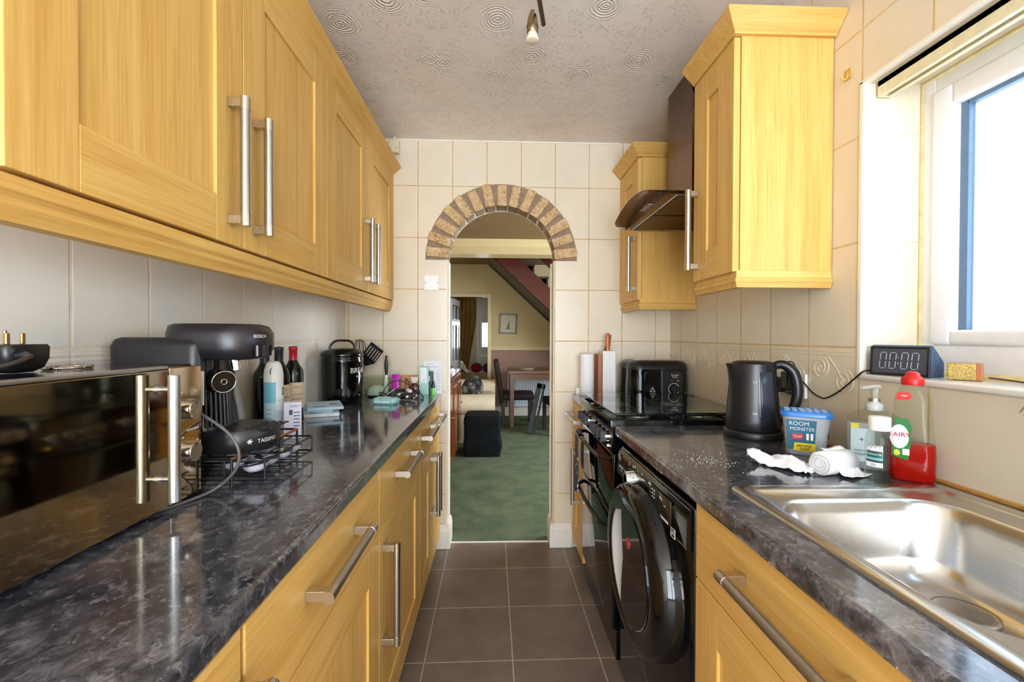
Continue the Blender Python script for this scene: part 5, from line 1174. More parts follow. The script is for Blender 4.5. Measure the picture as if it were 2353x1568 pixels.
m = MB(); m.rloft([(0.0, 0, 0, 0.010, 0.017, 0.004), (0.011, 0, 0, 0.010, 0.017, 0.004)]); o = m.build('usb_connector', WHITE, None, (0, 0, 0)); o.location = (-0.458, 2.335, 0.953); o.rotation_euler = (0.2, 0.1, 0.7); tag(o, 'white connector block lying on the glass ashtray', 'connector')
AGL = glassy('pressed_glass', (236, 240, 242), 0.02, 1.48)
m = MB(); m.lathe([(0.050, 0), (0.054, 0.004), (0.055, 0.028), (0.052, 0.031), (0.047, 0.028), (0.043, 0.010), (0.001, 0.008)], (-0.468, 2.345, WTOP), 28); tag(m.build('glass_ashtray', AGL, None, (-0.468, 2.345, WTOP)), 'round clear glass ashtray at the front of the corner heap', 'ashtray')
pf = thing('perfume_bottle', 'rose tinted glass perfume bottle with a clear stopper in the corner heap', 'perfume', (-0.455, 2.475, WTOP))
m = MB(); m.lathe([(0.020, 0), (0.030, 0.012), (0.034, 0.035), (0.030, 0.058), (0.014, 0.070), (0.009, 0.074)], (-0.455, 2.475, WTOP), 24, sy=0.6); m.build('flask', thin_glass('rose_glass', (206, 150, 146), 0.03, 0.5), pf)
m = MB(); m.rloft([(WTOP + 0.074, -0.455, 2.475, 0.012, 0.010, 0.003), (WTOP + 0.082, -0.455, 2.475, 0.012, 0.010, 0.003), (WTOP + 0.086, -0.455, 2.475, 0.018, 0.013, 0.004), (WTOP + 0.106, -0.455, 2.475, 0.018, 0.013, 0.004)]); m.build('stopper', plain('pearl_plastic', (236, 226, 214), 0.15), pf)
m = MB(); m.box(-0.545, -0.428, 2.532, 2.572, WTOP, WTOP + 0.108, 0.001); tag(m.build('cardboard_box', plain('brown_card', (196, 152, 98), 0.8, var=0.06), None, (-0.49, 2.55, WTOP)), 'small brown cardboard box against the arch wall behind the perfume', 'carton')
tl = thing('teal_box', 'tall pale teal carton with a white panel near the end of the long worktop', 'carton', (-0.412, 2.535, WTOP), math.radians(8))
m = MB(); m.box(-0.027, 0.027, -0.022, 0.022, 0, 0.160, 0.001); m.build('carton', plain('pale_teal_card', (156, 208, 200), 0.5, var=0.03), tl)
m = MB(); m.box(-0.018, 0.016, -0.0226, -0.022, 0.070, 0.156); m.mat(1); m.text('22', 0.010, frame((0.0, -0.0228, 0.082), (1, 0, 0), (0, 0, 1))); m.build('front_panel', [PAPER, INKD], tl)
m = MB(); m.box(0.0272, 0.0276, -0.016, 0.018, 0.03, 0.150); m.build('side_panel', plain('dark_teal_card', (62, 112, 108), 0.5), tl)
gt = thing('makeup_tube', 'small black and lime green tube standing at the very end of the long worktop', 'tube', (-0.358, 2.53, WTOP))
m = MB(); m.lathe([(0.0125, 0), (0.013, 0.002), (0.013, 0.036), (0.0115, 0.040)], (-0.358, 2.53, WTOP), 20); m.build('green_base', plain('lime_plastic', (130, 214, 96), 0.3), gt)
m = MB(); m.lathe([(0.0115, 0.040), (0.012, 0.052), (0.006, 0.070), (0.004, 0.078), (0.001, 0.079)], (-0.358, 2.53, WTOP), 20); m.build('black_cap', BLKS, gt)
m = MB(); m.box(-0.392, -0.362, 2.552, 2.567, WTOP, WTOP + 0.132, 0.002); m.mat(1); m.box(-0.3925, -0.381, 2.5515, 2.552, WTOP + 0.075, WTOP + 0.105); tag(m.build('black_carton', [BLKM, PAPER], None, (-0.377, 2.56, WTOP)), 'slim black carton with a white tab behind the lime green tube', 'carton')
lf = thing('leaflet', 'white printed leaflet leaning on the tiles beside the arch jamb', 'leaflet', (-0.366, 2.583, WTOP))
m = MB(); m.sheet([[(-0.420, 2.578, WTOP), (-0.315, 2.578, WTOP)], [(-0.421, 2.5865, WTOP + 0.188), (-0.316, 2.5865, WTOP + 0.188)]], 0.0012, False); m.build('page', PAPER, lf)
m = MB()
for k in range(10): z = 0.02 + 0.013 * k; m.box(-0.345, -0.322, 2.5765, 2.5782, WTOP + z, WTOP + z + 0.0025)
m.text('GUIDE', 0.014, frame((-0.385, 2.5835, WTOP + 0.172), (1, 0, 0), (0, 0.05, 1))); m.box(-0.414, -0.330, 2.582, 2.583, WTOP + 0.155, WTOP + 0.158); m.build('printed_lines', plain('pale_print', (176, 178, 188), 0.7), lf)
tp2 = thing('tissue_pack', 'teal and white pocket tissue pack lying in front of the clear tub', 'tissues', (-0.545, 2.205, WTOP), math.radians(-12))
m = MB(); m.rloft([(0.0, 0, 0, 0.052, 0.030, 0.012), (0.008, 0, 0, 0.060, 0.036, 0.014), (0.022, 0, 0, 0.060, 0.036, 0.014), (0.031, 0, 0, 0.050, 0.026, 0.012)]); m.build('wrapper', plain('teal_film', (150, 206, 200), 0.12, var=0.12, vs=24), tp2)
m = MB(); m.box(-0.040, 0.025, -0.012, 0.018, 0.030, 0.0315); m.box(-0.045, 0.035, -0.0365, -0.034, 0.009, 0.016); m.build('white_panel', PAPER, tp2)
m = MB(); m.box(0.028, 0.036, -0.010, 0.005, 0.0305, 0.032); m.box(-0.034, -0.020, 0.002, 0.012, 0.0312, 0.0322); m.build('dark_print', plain('dark_teal_print', (30, 70, 72), 0.5), tp2)

# ------------------------------------------------------------------ on the walls and ceiling
sw = thing('light_switch', 'white single light switch on the tiles beside the arch', 'switch', (-0.377, YB, 1.555))
m = MB(); m.box(-0.420, -0.334, YB - 0.009, YB - 0.0005, 1.512, 1.598, 0.003); m.build('plate', WHITE, sw)
m = MB(); m.box(-0.385, -0.369, YB - 0.012, YB - 0.008, 1.541, 1.571, 0.002); m.build('rocker', WHITE, sw)
for x in (-0.411, -0.343):
    m = MB(); m.cyl((x, YB - 0.0098, 1.555), (x, YB - 0.008, 1.555), 0.003, n=10); m.build('screw', DGREY, sw)
jb = thing('junction_box', 'aged cream junction box at the ceiling above the end of the long cornice', 'junction box', (-0.588, YB, 2.34))
m = MB(); m.box(-0.618, -0.558, YB - 0.040, YB - 0.0005, 2.292, 2.365, 0.006); m.build('box', CREAM, jb)
m = MB(); m.cyl((-0.585, YB - 0.022, 2.364), (-0.585, YB - 0.022, 2.3835), 0.009, 0.011, 14); m.cyl((-0.62, YB - 0.02, 2.352), (-0.66, YB - 0.02, 2.352), 0.010, n=12); m.build('conduit', CREAM, jb)
for x in (-0.607, -0.571):
    m = MB(); m.cyl((x, YB - 0.0412, 2.318), (x, YB - 0.039, 2.318), 0.003, n=8); m.build('screw', BRASSY, jb)
hk = thing('wall_hook', 'yellowed plastic hook stuck on the tiles between the cupboard and the window', 'hook', (XR, 1.270, 2.018))
m = MB(); m.box(XR - 0.0035, XR - 0.0003, 1.258, 1.282, 2.004, 2.034, 0.001); m.tube(bez([(XR - 0.002, 1.270, 2.026), (XR - 0.006, 1.270, 2.008), (XR - 0.016, 1.270, 2.002), (XR - 0.022, 1.270, 2.012)]), 0.003, 7); m.build('hook', plain('amber_plastic', (206, 164, 84), 0.3), hk)
bl = thing('blind_headrail', 'cream metal blind head rail fixed under the top of the window recess', 'blind rail', (1.085, 0.5, 1.935))
m = MB(); X_ = 1.085
m.box(X_ - 0.020, X_ - 0.016, WY0 + 0.01, 1.206, 1.918, 1.9610, 0.001); m.box(X_ + 0.016, X_ + 0.020, WY0 + 0.01, 1.206, 1.918, 1.9610, 0.001); m.box(X_ - 0.020, X_ + 0.020, WY0 + 0.01, 1.206, 1.945, 1.9610, 0.001)
m.box(X_ - 0.018, X_ - 0.007, WY0 + 0.01, 1.206, 1.918, 1.9215, 0.001); m.box(X_ + 0.007, X_ + 0.018, WY0 + 0.01, 1.206, 1.918, 1.9215, 0.001); m.build('rail', CREAM, bl)
m = MB(); m.box(X_ - 0.019, X_ + 0.019, 1.203, 1.2085, 1.919, 1.9605, 0.001); m.build('end_cap', plain('cream_plastic', (222, 208, 166), 0.4), bl)
lp = thing('ceiling_spotlight', 'antique brass ceiling spotlight bar with a hanging bulb', 'ceiling light', (0.06, 1.0, ZC))
m = MB(); m.cyl((-0.045, 0.62, 2.305), (0.157, 1.505, 2.305), 0.0078, n=16); bar = m.build('bar', plain('dark_bronze', (74, 56, 40), 0.3), lp)
m = MB(); m.lathe([(0.05, 0), (0.05, -0.018), (0.045, -0.022), (0.001, -0.022)], (0.03, 0.95, ZC), 30); m.cyl((0.03, 0.95, ZC - 0.02), (0.03, 0.95, 2.305), 0.008, n=12); m.build('ceiling_rose', BRASSY, lp)
for (x, y) in ((0.114, 1.437), (0.02, 0.90)):
    m = MB(); m.cyl((x, y, 2.300), (x, y, 2.286), 0.007, 0.010, 16); m.lathe([(0.009, 0.086), (0.013, 0.080), (0.017, 0.062), (0.0185, 0.045), (0.0185, 0.025), (0.0165, 0.022)], (x, y, 2.205), 26); sh = m.build('spot_head', BRASSY, lp)
    m = MB()
    for k in range(14): a = 2 * PI * k / 14; m.box(x + 0.0186 * math.cos(a) - 0.0008, x + 0.0186 * math.cos(a) + 0.0008, y + 0.0186 * math.sin(a) - 0.0008, y + 0.0186 * math.sin(a) + 0.0008, 2.240, 2.250)
    m.build('vent_slots', BLKM, sh)
    m = MB(); m.lathe([(0.0145, 0.024), (0.0165, 0.016), (0.020, 0.004), (0.0215, 0.0), (0.020, -0.001), (0.001, -0.0012)], (x, y, 2.203), 26); m.build('bulb', plain('ivory_bulb', (240, 228, 200), 0.4, var=0.01), sh)

# ------------------------------------------------------------------ things on the right worktops
kt = thing('electric_kettle', 'black plastic electric kettle with a curved handle on the sink worktop', 'kettle', (0.868, 1.462, WTOP)); x, y = 0.868, 1.462
m = MB(); m.lathe([(0.088, 0), (0.090, 0.004), (0.090, 0.020), (0.086, 0.026), (0.001, 0.026)], (x, y, WTOP), 40); m.build('power_base', BLKM, kt)
m = MB(); H = 0.246
prof = [(0.082, 0.028), (0.0845, 0.032), (0.083, 0.06), (0.078, 0.12), (0.072, 0.18), (0.069, 0.225), (0.070, H)]
rings = []
for r, z in prof:
    ring = []
    for k in range(48):
        a = 2 * PI * k / 48; rr = r
        sp_ = max(0.0, math.cos(a - PI)) ** 14 * max(0, (z - 0.15) / 0.096) ** 1.5 * 0.022       # lip pushed out to a spout
        ring.append((x + (rr + sp_) * math.cos(a), y + (rr + sp_) * math.sin(a), WTOP + z))
    rings.append(ring)
m.ring_loft(rings, True, True); body = m.build('body', BLKS, kt)
m = MB(); m.lathe([(0.066, H - 0.002), (0.064, H + 0.004), (0.045, H + 0.009), (0.001, H + 0.010)], (x, y, WTOP), 36); m.build('lid', BLKM, kt)
hd_ = Vector((0.88, -0.47, 0)).normalized()
pts = bez([Vector((x, y, WTOP + H - 0.006)) + hd_ * 0.060, Vector((x, y, WTOP + H - 0.002)) + hd_ * 0.088, Vector((x, y, WTOP + H - 0.030)) + hd_ * 0.118, Vector((x, y, WTOP + 0.150)) + hd_ * 0.128, Vector((x, y, WTOP + 0.09)) + hd_ * 0.112, Vector((x, y, WTOP + 0.045)) + hd_ * 0.084], 8)
m = MB(); m.tube(pts, [0.0125 + 0.004 * math.sin(PI * i / (len(pts) - 1)) for i in range(len(pts))], 14); m.build('handle', BLKS, kt)
af_ = facing(x, y)
m = MB(); rows = []
for z, r in ((0.050, 0.0836), (0.12, 0.0780), (0.18, 0.0720), (0.222, 0.0692)): rows.append([(x + (r + 0.0012) * math.cos(af_ + 0.30 + 0.62 * k / 10), y + (r + 0.0012) * math.sin(af_ + 0.30 + 0.62 * k / 10), WTOP + z) for k in range(11)])
m.sheet(rows, 0.0012); m.build('side_panel', plain('window_sheen_black', (46, 52, 64), 0.2, var=0), body)  # bluish base paints in the window mirrored on this black panel
m = MB(); rows = [[(x + (r + 0.0022) * math.cos(af_ + 0.235 + 0.055 * k / 2), y + (r + 0.0022) * math.sin(af_ + 0.235 + 0.055 * k / 2), WTOP + z) for k in range(3)] for z, r in ((0.078, 0.0815), (0.12, 0.0780), (0.18, 0.0720), (0.206, 0.0700))]
m.sheet(rows, 0.001); m.build('water_gauge', plain('grey_gauge', (150, 152, 158), 0.3, var=0.02), body)
m = MB()
for i, (z, t) in enumerate(((0.088, '0.8'), (0.108, '-'), (0.128, '-'), (0.148, '-'), (0.168, '-'), (0.188, '1.7'))): text_cyl(m, t, 0.010, (x, y), 0.0815 - 0.0000 - (z - 0.078) * 0.0935, af_ + 0.08, WTOP + z, 0.0012)
m.build('gauge_marks', INK, body)
cable('kettle_flex', [(0.964, 1.455, 0.918), (0.980, 1.42, 0.918), (0.985, 1.36, 0.922), (0.965, 1.33, 0.930), (0.952, 1.345, 0.935), (0.958, 1.39, 0.930), (0.98, 1.44, 0.925), (1.00, 1.40, 0.918), (0.99, 1.34, 0.9145), (0.95, 1.322, 0.9145)], 0.0034, BLKM, 'black kettle flex coiled on the worktop beside the kettle')
m = MB(); m.ball((1.002, 1.372, WTOP + 0.012), 0.016, sx=0.8, sy=1.6, sz=0.75); tag(m.build('wooden_egg', wood('orange_wood', (190, 116, 60), (214, 146, 86), 'y', 0.4), None, (1.002, 1.372, WTOP)), 'small orange brown wooden piece behind the coiled kettle flex', 'trinket')
# socket, adapter and clock cable
sk2 = thing('wall_socket', 'white double wall socket on the tiles behind the kettle handle', 'socket', (XR, 1.498, 1.082))
m = MB(); m.box(XR - 0.010, XR - 0.0003, 1.425, 1.571, 1.040, 1.122, 0.003); m.build('plate', WHITE, sk2)
for yy in (1.465, 1.535):
    m = MB(); m.box(XR - 0.013, XR - 0.009, yy - 0.007, yy + 0.007, 1.096, 1.112, 0.001); m.build('rocker', WHITE, sk2)
m = MB(); m.cyl((XR - 0.0112, 1.436, 1.081), (XR - 0.009, 1.436, 1.081), 0.0032, n=10); m.build('screw', DGREY, sk2)
ua = thing('usb_adapter', 'black usb plug adapter pushed into the white wall socket', 'adapter', (XR - 0.013, 1.470, 1.082))
m = MB(); m.box(XR - 0.052, XR - 0.0135, 1.452, 1.490, 1.068, 1.128, 0.004); m.box(XR - 0.034, XR - 0.0135, 1.444, 1.494, 1.050, 1.104, 0.005); m.build('body', BLKM, ua)
m = MB(); m.cyl((XR - 0.040, 1.470, 1.128), (XR - 0.040, 1.470, 1.150), 0.0055, n=12); m.build('usb_plug', BLKM, ua)
cable('clock_cable', [(XR - 0.040, 1.470, 1.150), (XR - 0.038, 1.466, 1.163), (XR - 0.028, 1.455, 1.155), (XR - 0.020, 1.446, 1.115), (XR - 0.010, 1.425, 1.090), (XR - 0.006, 1.400, 1.068), (XR - 0.006, 1.365, 1.056), (XR - 0.006, 1.335, 1.057), (XR - 0.006, 1.285, 1.084), (XR - 0.006, 1.235, 1.122), (XR - 0.004, 1.200, 1.150), (1.062, 1.205, 1.152), (1.10, 1.210, 1.155)], 0.0022, BLKM, 'thin black cable hanging across the tiles from the adapter to the alarm clock')
pl2 = thing('mains_plug', 'black mains plug in the wall socket half hidden by the kettle handle', 'plug', (XR - 0.0135, 1.535, 1.078))
m = MB(); m.box(XR - 0.045, XR - 0.0135, 1.510, 1.560, 1.052, 1.104, 0.008, 3); m.build('body', BLKM, pl2)
m = MB(); m.tube(bez([(XR - 0.032, 1.535, 1.053), (XR - 0.035, 1.532, 1.02), (XR - 0.028, 1.50, 0.95), (XR - 0.035, 1.46, 0.916), (XR - 0.045, 1.45, 0.9165)]), 0.0036, 8); m.build('flex', BLKM, pl2)
# moisture trap tub
dt = thing('moisture_trap', 'white plastic moisture trap tub with a bright blue slotted lid', 'tub', (0.895, 1.245, WTOP), math.radians(-32))
TUBW = plain('translucent_white_plastic', (226, 232, 238), 0.25, var=0.02, Transmission_Weight=0.35, IOR=1.2)
m = MB(); m.rloft([(0.0, 0, 0, 0.043, 0.034, 0.016), (0.004, 0, 0, 0.047, 0.038, 0.018), (0.108, 0, 0, 0.058, 0.048, 0.022), (0.112, 0, 0, 0.062, 0.052, 0.024)], n=6); tub = m.build('tub', TUBW, dt)
m = MB(); m.rloft([(0.110, 0, 0, 0.063, 0.053, 0.024), (0.120, 0, 0, 0.064, 0.054, 0.024), (0.1245, 0, 0, 0.060, 0.050, 0.022)], n=6); lid2 = m.build('lid', plain('bright_blue_plastic', (40, 118, 206), 0.25, var=0.02), dt)
m = MB()
for i in range(6):
    for j in range(4):
        m.tf = Matrix.Translation((-0.045 + 0.018 * i, -0.030 + 0.020 * j, 0.1245)) @ Matrix.Rotation(0.7 if (i + j) % 2 else -0.7, 4, 'Z'); m.box(-0.007, 0.007, -0.0035, 0.0035, 0, 0.0006)
m.tf = None; m.build('lid_slots', plain('pale_blue_mesh', (176, 208, 232), 0.4), lid2)
m = MB(); fx = lambda px, pz, off=0.0: frame((px, -0.0445 - (pz - 0.06) * 0.095 - off, pz), (1, 0, 0), (0, -0.095, 1))
m.mat(0); m.sheet([[(-0.044, -0.0392, 0.016), (0.020, -0.0392, 0.016)], [(-0.047, -0.0478, 0.102), (0.024, -0.0478, 0.102)]], 0.0008, False)
m.mat(1); m.sheet([[(-0.030, -0.0399, 0.014), (0.022, -0.0399, 0.014)], [(-0.028, -0.0422, 0.036), (0.022, -0.0422, 0.036)]], 0.0008, False)
m.mat(2); m.sheet([[(-0.034, -0.0432, 0.046), (-0.008, -0.0432, 0.046)], [(-0.034, -0.0450, 0.062), (-0.008, -0.0450, 0.062)]], 0.0008, False)
m.mat(3); m.text('ROOM', 0.016, fx(-0.018, 0.091, 0.0012)); m.text('MONSTER', 0.013, fx(-0.010, 0.076, 0.0012)); m.text('TRAP', 0.009, fx(-0.021, 0.054, 0.0022)); m.box(0.000, 0.006, -0.0455, -0.0430, 0.046, 0.064); m.box(0.010, 0.016, -0.0455, -0.0430, 0.046, 0.064)
m.mat(4); m.text('ABSORBS', 0.009, fx(-0.005, 0.028, 0.0016)); m.text('DAMP', 0.009, fx(-0.003, 0.019, 0.0016))
m.build('label', [plain('petrol_blue_label', (44, 104, 132), 0.4), plain('yellow_band', (236, 216, 40), 0.4, var=0), plain('red_flash', (206, 62, 72), 0.4, var=0), INK, INKD], tub)
m = MB(); m.box(0.0545, 0.0560, -0.030, 0.03, 0.05, 0.10); m.tf = None; m.build('side_label', plain('grey_side_label', (92, 102, 112), 0.5), tub)
# hand soap pump
hs = thing('soap_pump_bottle', 'wide clear hand soap pump bottle behind the small lotion bottle', 'soap', (0.972, 1.095, WTOP)); x, y = 0.968, 1.095
SOAPL = thin_glass('pearly_soap', (196, 204, 206), 0.15, 0.3)
SOAP = plain('pearl_grey_soap', (204, 210, 212), 0.25, var=0.03, Transmission_Weight=0.45, IOR=1.15)
rot_ = Matrix.Translation((x, y, 0)) @ Matrix.Rotation(facing(x, y) + PI / 2, 4, 'Z')
m = MB(); m.tf = rot_; m.rloft([(WTOP, 0, 0, 0.048, 0.025, 0.020), (WTOP + 0.006, 0, 0, 0.055, 0.030, 0.024), (WTOP + 0.118, 0, 0, 0.057, 0.031, 0.025)], n=7); m.build('liquid_body', SOAP, hs)
m = MB(); m.tf = rot_; m.rloft([(WTOP + 0.118, 0, 0, 0.057, 0.031, 0.025), (WTOP + 0.132, 0, 0, 0.054, 0.029, 0.024), (WTOP + 0.145, 0, 0, 0.036, 0.022, 0.018), (WTOP + 0.150, 0, 0, 0.019, 0.016, 0.0155)], n=7); m.build('shoulder', CLEARP, hs)
m = MB(); m.lathe([(0.0175, 0.149), (0.0185, 0.152), (0.0185, 0.166), (0.012, 0.168), (0.011, 0.174)], (x, y, WTOP), 22); m.build('collar', plain('clear_grey_collar', (196, 198, 198), 0.15), hs)
m = MB(); m.cyl((x, y, WTOP + 0.172), (x, y, WTOP + 0.180), 0.0125, n=18); m.mat(1); m.cyl((x, y, WTOP + 0.18), (x, y, WTOP + 0.205), 0.0065, 0.009, 14); m.tube([(x + 0.010, y, WTOP + 0.208), (x - 0.012, y - 0.004, WTOP + 0.209), (x - 0.046, y - 0.012, WTOP + 0.206)], [0.008, 0.0065, 0.0038], 10); m.build('pump', [SATIN, plain('clear_pump', (226, 222, 208), 0.15, Transmission_Weight=0.5)], hs)
m = MB(); m.tf = rot_; F2 = lambda u, z, t, s_: m.text(t, s_, frame((u, -0.0318, WTOP + z), (1, 0, 0), (0, 0, 1)))
m.box(-0.046, 0.002, -0.0312, -0.0306, WTOP + 0.02, WTOP + 0.104); m.mat(1); F2(-0.024, 0.075, '+', 0.020); F2(-0.024, 0.048, 'antibacterial', 0.006); F2(-0.020, 0.038, 'VITAMIN', 0.009); m.mat(2); m.box(-0.046, -0.030, -0.0316, -0.0306, WTOP + 0.104, WTOP + 0.116); m.build('label', [plain('ice_blue_label', (190, 210, 220), 0.4), plain('dark_blue_print', (40, 52, 84), 0.5, var=0), plain('yellow_tag', (226, 212, 60), 0.4, var=0)], hs)
# small lotion bottle
lb = thing('lotion_bottle', 'small clear lotion bottle with a white screw cap at the corner of the sink', 'bottle', (0.897, 1.000, WTOP)); x, y = 0.897, 1.000; a = facing(x, y)
m = MB(); m.lathe([(0.024, 0), (0.0275, 0.005), (0.0275, 0.092), (0.025, 0.108), (0.019, 0.118), (0.0185, 0.121)], (x, y, WTOP), 28, sy=0.95); m.build('body', CLEARP, lb)
m = MB(); m.lathe([(0.0215, 0.119), (0.0215, 0.148), (0.020, 0.150), (0.001, 0.1503)], (x, y, WTOP), 26); m.build('cap', WHITE, lb)
m = MB(); arc_patch(m, (x, y), 0.0278, a - 0.95, a + 0.25, WTOP + 0.036, WTOP + 0.086); m.mat(1); arc_patch(m, (x, y), 0.0281, a - 0.90, a + 0.22, WTOP + 0.058, WTOP + 0.073); m.mat(2); arc_patch(m, (x, y), 0.0281, a - 0.95, a + 0.25, WTOP + 0.047, WTOP + 0.052); m.mat(4); arc_patch(m, (x, y), 0.0280, a - 0.95, a + 0.25, WTOP + 0.052, WTOP + 0.058); m.mat(3); text_cyl(m, 'baltoria', 0.009, (x, y), 0.0284, a - 0.33, WTOP + 0.066); m.mat(2); text_cyl(m, 'GEL', 0.007, (x, y), 0.0284, a - 0.35, WTOP + 0.041)
for k in range(7): text_cyl(m, '*', 0.012, (x, y), 0.0282, a - 0.8 + 0.14 * k, WTOP + 0.080 + 0.003 * (k % 2))
m.build('label', [PAPER, plain('dark_green_label', (24, 92, 84), 0.4, var=0), INKD, INK, plain('mint_band', (120, 190, 190), 0.4, var=0)], lb)
# washing-up liquid
wl = thing('washing_up_liquid', 'tall washing up liquid bottle with a red cap and red liquid', 'bottle', (0.975, 1.000, WTOP)); x, y = 0.978, 1.002; rz = facing(x, y) + PI / 2
W2 = Matrix.Translation((x, y, 0)) @ Matrix.Rotation(rz, 4, 'Z')
secs = [(0.000, 0.036, 0.020), (0.006, 0.042, 0.025), (0.060, 0.0425, 0.0255), (0.110, 0.040, 0.024), (0.150, 0.0355, 0.022), (0.165, 0.0335, 0.021), (0.182, 0.0350, 0.0215), (0.200, 0.031, 0.020), (0.218, 0.022, 0.018), (0.226, 0.0165, 0.0165)]
m = MB(); m.tf = W2; m.rloft([(WTOP + z, 0, 0, a, b, min(a, b) * 0.96) for z, a, b in [(0.0885, 0.0413, 0.0247)] + [q for q in secs if q[0] > 0.1]], n=8, cap0=False); m.build('clear_bottle', CLEARP, wl)
m = MB(); m.tf = W2; m.rloft([(WTOP + z, 0, 0, a, b, min(a, b) * 0.96) for z, a, b in [(0.0, 0.036, 0.020), (0.006, 0.042, 0.025), (0.060, 0.0425, 0.0255), (0.088, 0.0413, 0.0247)]], n=8); m.build('red_liquid', plain('translucent_red_liquid', (216, 30, 18), 0.08, var=0, Transmission_Weight=0.55, IOR=1.33), wl)
m = MB(); m.lathe([(0.0205, 0.224), (0.0212, 0.228), (0.0212, 0.238), (0.0195, 0.241), (0.014, 0.246), (0.0125, 0.252), (0.006, 0.256), (0.001, 0.2565)], (x, y, WTOP), 26); m.build('cap', RED, wl)
m = MB(); m.tf = W2
def side(u, z): return -0.0262 + 0.02 * max(0, z - 0.085) * 1.0 - 0.0008
def disc(cx, cz, rx, rz_, o=0.0, n=28): m.sheet([[(cx + q * rx * math.cos(2 * PI * k / n), side(0, cz) - o, WTOP + cz + q * rz_ * math.sin(2 * PI * k / n)) for k in range(n + 1)] for q in (0.001, 1.0)])
m.mat(0); m.prism([(-0.036, WTOP + 0.058), (-0.006, WTOP + 0.050), (-0.002, WTOP + 0.085), (0.000, WTOP + 0.130), (-0.008, WTOP + 0.146), (-0.028, WTOP + 0.148), (-0.036, WTOP + 0.10)], 'y', -0.0268, -0.0258)
m.mat(1); disc(-0.022, 0.104, 0.017, 0.028, 0.0005); m.mat(2); m.text('FAIRY', 0.015, frame((-0.021, -0.0282, WTOP + 0.108), (1, 0, 0.05), (-0.05, 0, 1)))
m.mat(3); disc(-0.010, 0.134, 0.005, 0.011, 0.0004); disc(-0.004, 0.120, 0.003, 0.008, 0.0004); disc(-0.026, 0.066, 0.006, 0.007, 0.0006); m.mat(1); m.box(-0.016, -0.004, -0.0276, -0.0266, WTOP + 0.062, WTOP + 0.076)
m.mat(4); m.prism([(-0.030, WTOP + 0.190), (-0.006, WTOP + 0.190), (0.000, WTOP + 0.198), (-0.006, WTOP + 0.208), (-0.026, WTOP + 0.208)], 'y', -0.0236, -0.0226); m.mat(1); m.text('max', 0.007, frame((-0.014, -0.0242, WTOP + 0.200), (1, 0, 0), (0, 0, 1)))
m.build('label', [plain('leaf_green_label', (26, 118, 50), 0.35, var=0), PAPER, plain('crimson_print', (190, 24, 60), 0.4, var=0), plain('lime_yellow_print', (206, 206, 60), 0.4, var=0), RED], wl)
# roll of white bags and crumpled tissue
rl = thing('bag_roll', 'white roll of thin bags with a loose tail beside the sink', 'roll', (0.805, 1.035, WTOP))
PL = plain('thin_white_film', (236, 236, 240), 0.45, var=0.03, vs=18)
p0, p1 = Vector((0.782, 1.035, WTOP + 0.030)), Vector((0.885, 1.075, WTOP + 0.028)); d_ = (p1 - p0).normalized(); a_ = Vector((0, 0, 1)); b_ = d_.cross(a_).normalized()
m = MB(); rings = []
for q, rr in ((0, 0.010), (0.0, 0.026), (0.02, 0.0285), (0.5, 0.029), (0.98, 0.026), (1.0, 0.020)):
    o = p0.lerp(p1, q); rings.append([o + (a_ * math.cos(2 * PI * k / 26) + b_ * math.sin(2 * PI * k / 26)) * (rr + 0.0008 * math.sin(5 * k + 9 * q)) for k in range(26)])
m.ring_loft(rings, True, True); m.build('roll', PL, rl)
m = MB(); m.tube([p0 - d_ * 0.0006 + (a_ * math.cos(0.5 * k) + b_ * math.sin(0.5 * k)) * (0.006 + 0.0006 * k) for k in range(34)], 0.0008, 5); m.build('spiral_edge', plain('shadowed_film', (206, 204, 208), 0.6), rl)
m = MB(); g = [[p0.lerp(p1, q) + b_ * (-0.018 + 0.064 * t) * (1 if True else 0) + Vector((0.012 * t, 0, 0)) + a_ * ((0.030 * math.cos(min(1, t * 2.2) * PI / 2) - 0.0245 * (t > 0.45) * 1.0 * min(1, (t - 0.45) * 4)) + 0.002 * math.sin(9 * q + 5 * t)) for q in [0.25 + 0.72 * i / 10 for i in range(11)]] for t in [k / 12 for k in range(13)]]
for r in g:
    for p in r: p.z = max(p.z, WTOP + 0.0015)
m.sheet(g, 0.001); m.build('loose_tail', PL, rl)
m = MB(); rn = random.Random(11); g = []
for i in range(16):
    row = []
    for k in range(22):
        u, v = k / 21, i / 15
        bx_ = 0.664 + 0.108 * u + 0.03 * v; by_ = 1.165 - 0.105 * u + 0.055 * (v - 0.5) + 0.012 * math.sin(7 * u)
        h = 0.006 + 0.030 * math.sin(PI * v) * (0.45 + 0.55 * abs(math.sin(6.5 * u + 1.2 * v))) * (0.5 + 0.5 * math.sin(PI * (0.08 + 0.9 * u)))
        h += rn.uniform(-0.004, 0.004) + 0.022 * max(0, 0.25 - u) / 0.25 * (1 - v)
        row.append((bx_ + rn.uniform(-0.003, 0.003), by_ + rn.uniform(-0.003, 0.003), WTOP + max(0.0012, h)))
    g.append(row)
m.sheet(g, 0.0012); tag(m.build('crumpled_tissue', PL, None, (0.75, 1.1, WTOP)), 'crumpled strip of white tissue lying left of the white bag roll', 'tissue')
m = MB(); rn = random.Random(5)
for k in range(150):
    x, y = 0.565 + rn.gauss(0, 0.02) * (1 + k % 3), 1.17 + rn.gauss(0, 0.022) * (1 + k % 3); r = rn.uniform(0.0003, 0.0009)
    if 0.47 < x < 0.75: m.box(x - r, x + r, y - r, y + r, WTOP, WTOP + 1.2 * r)
tag(m.build('spilt_crumbs', plain('white_crumbs', (236, 232, 226), 0.7), None, (0.55, 1.16, WTOP)), 'scatter of white crumbs on the sink worktop near its front edge', 'crumbs', kind='stuff')
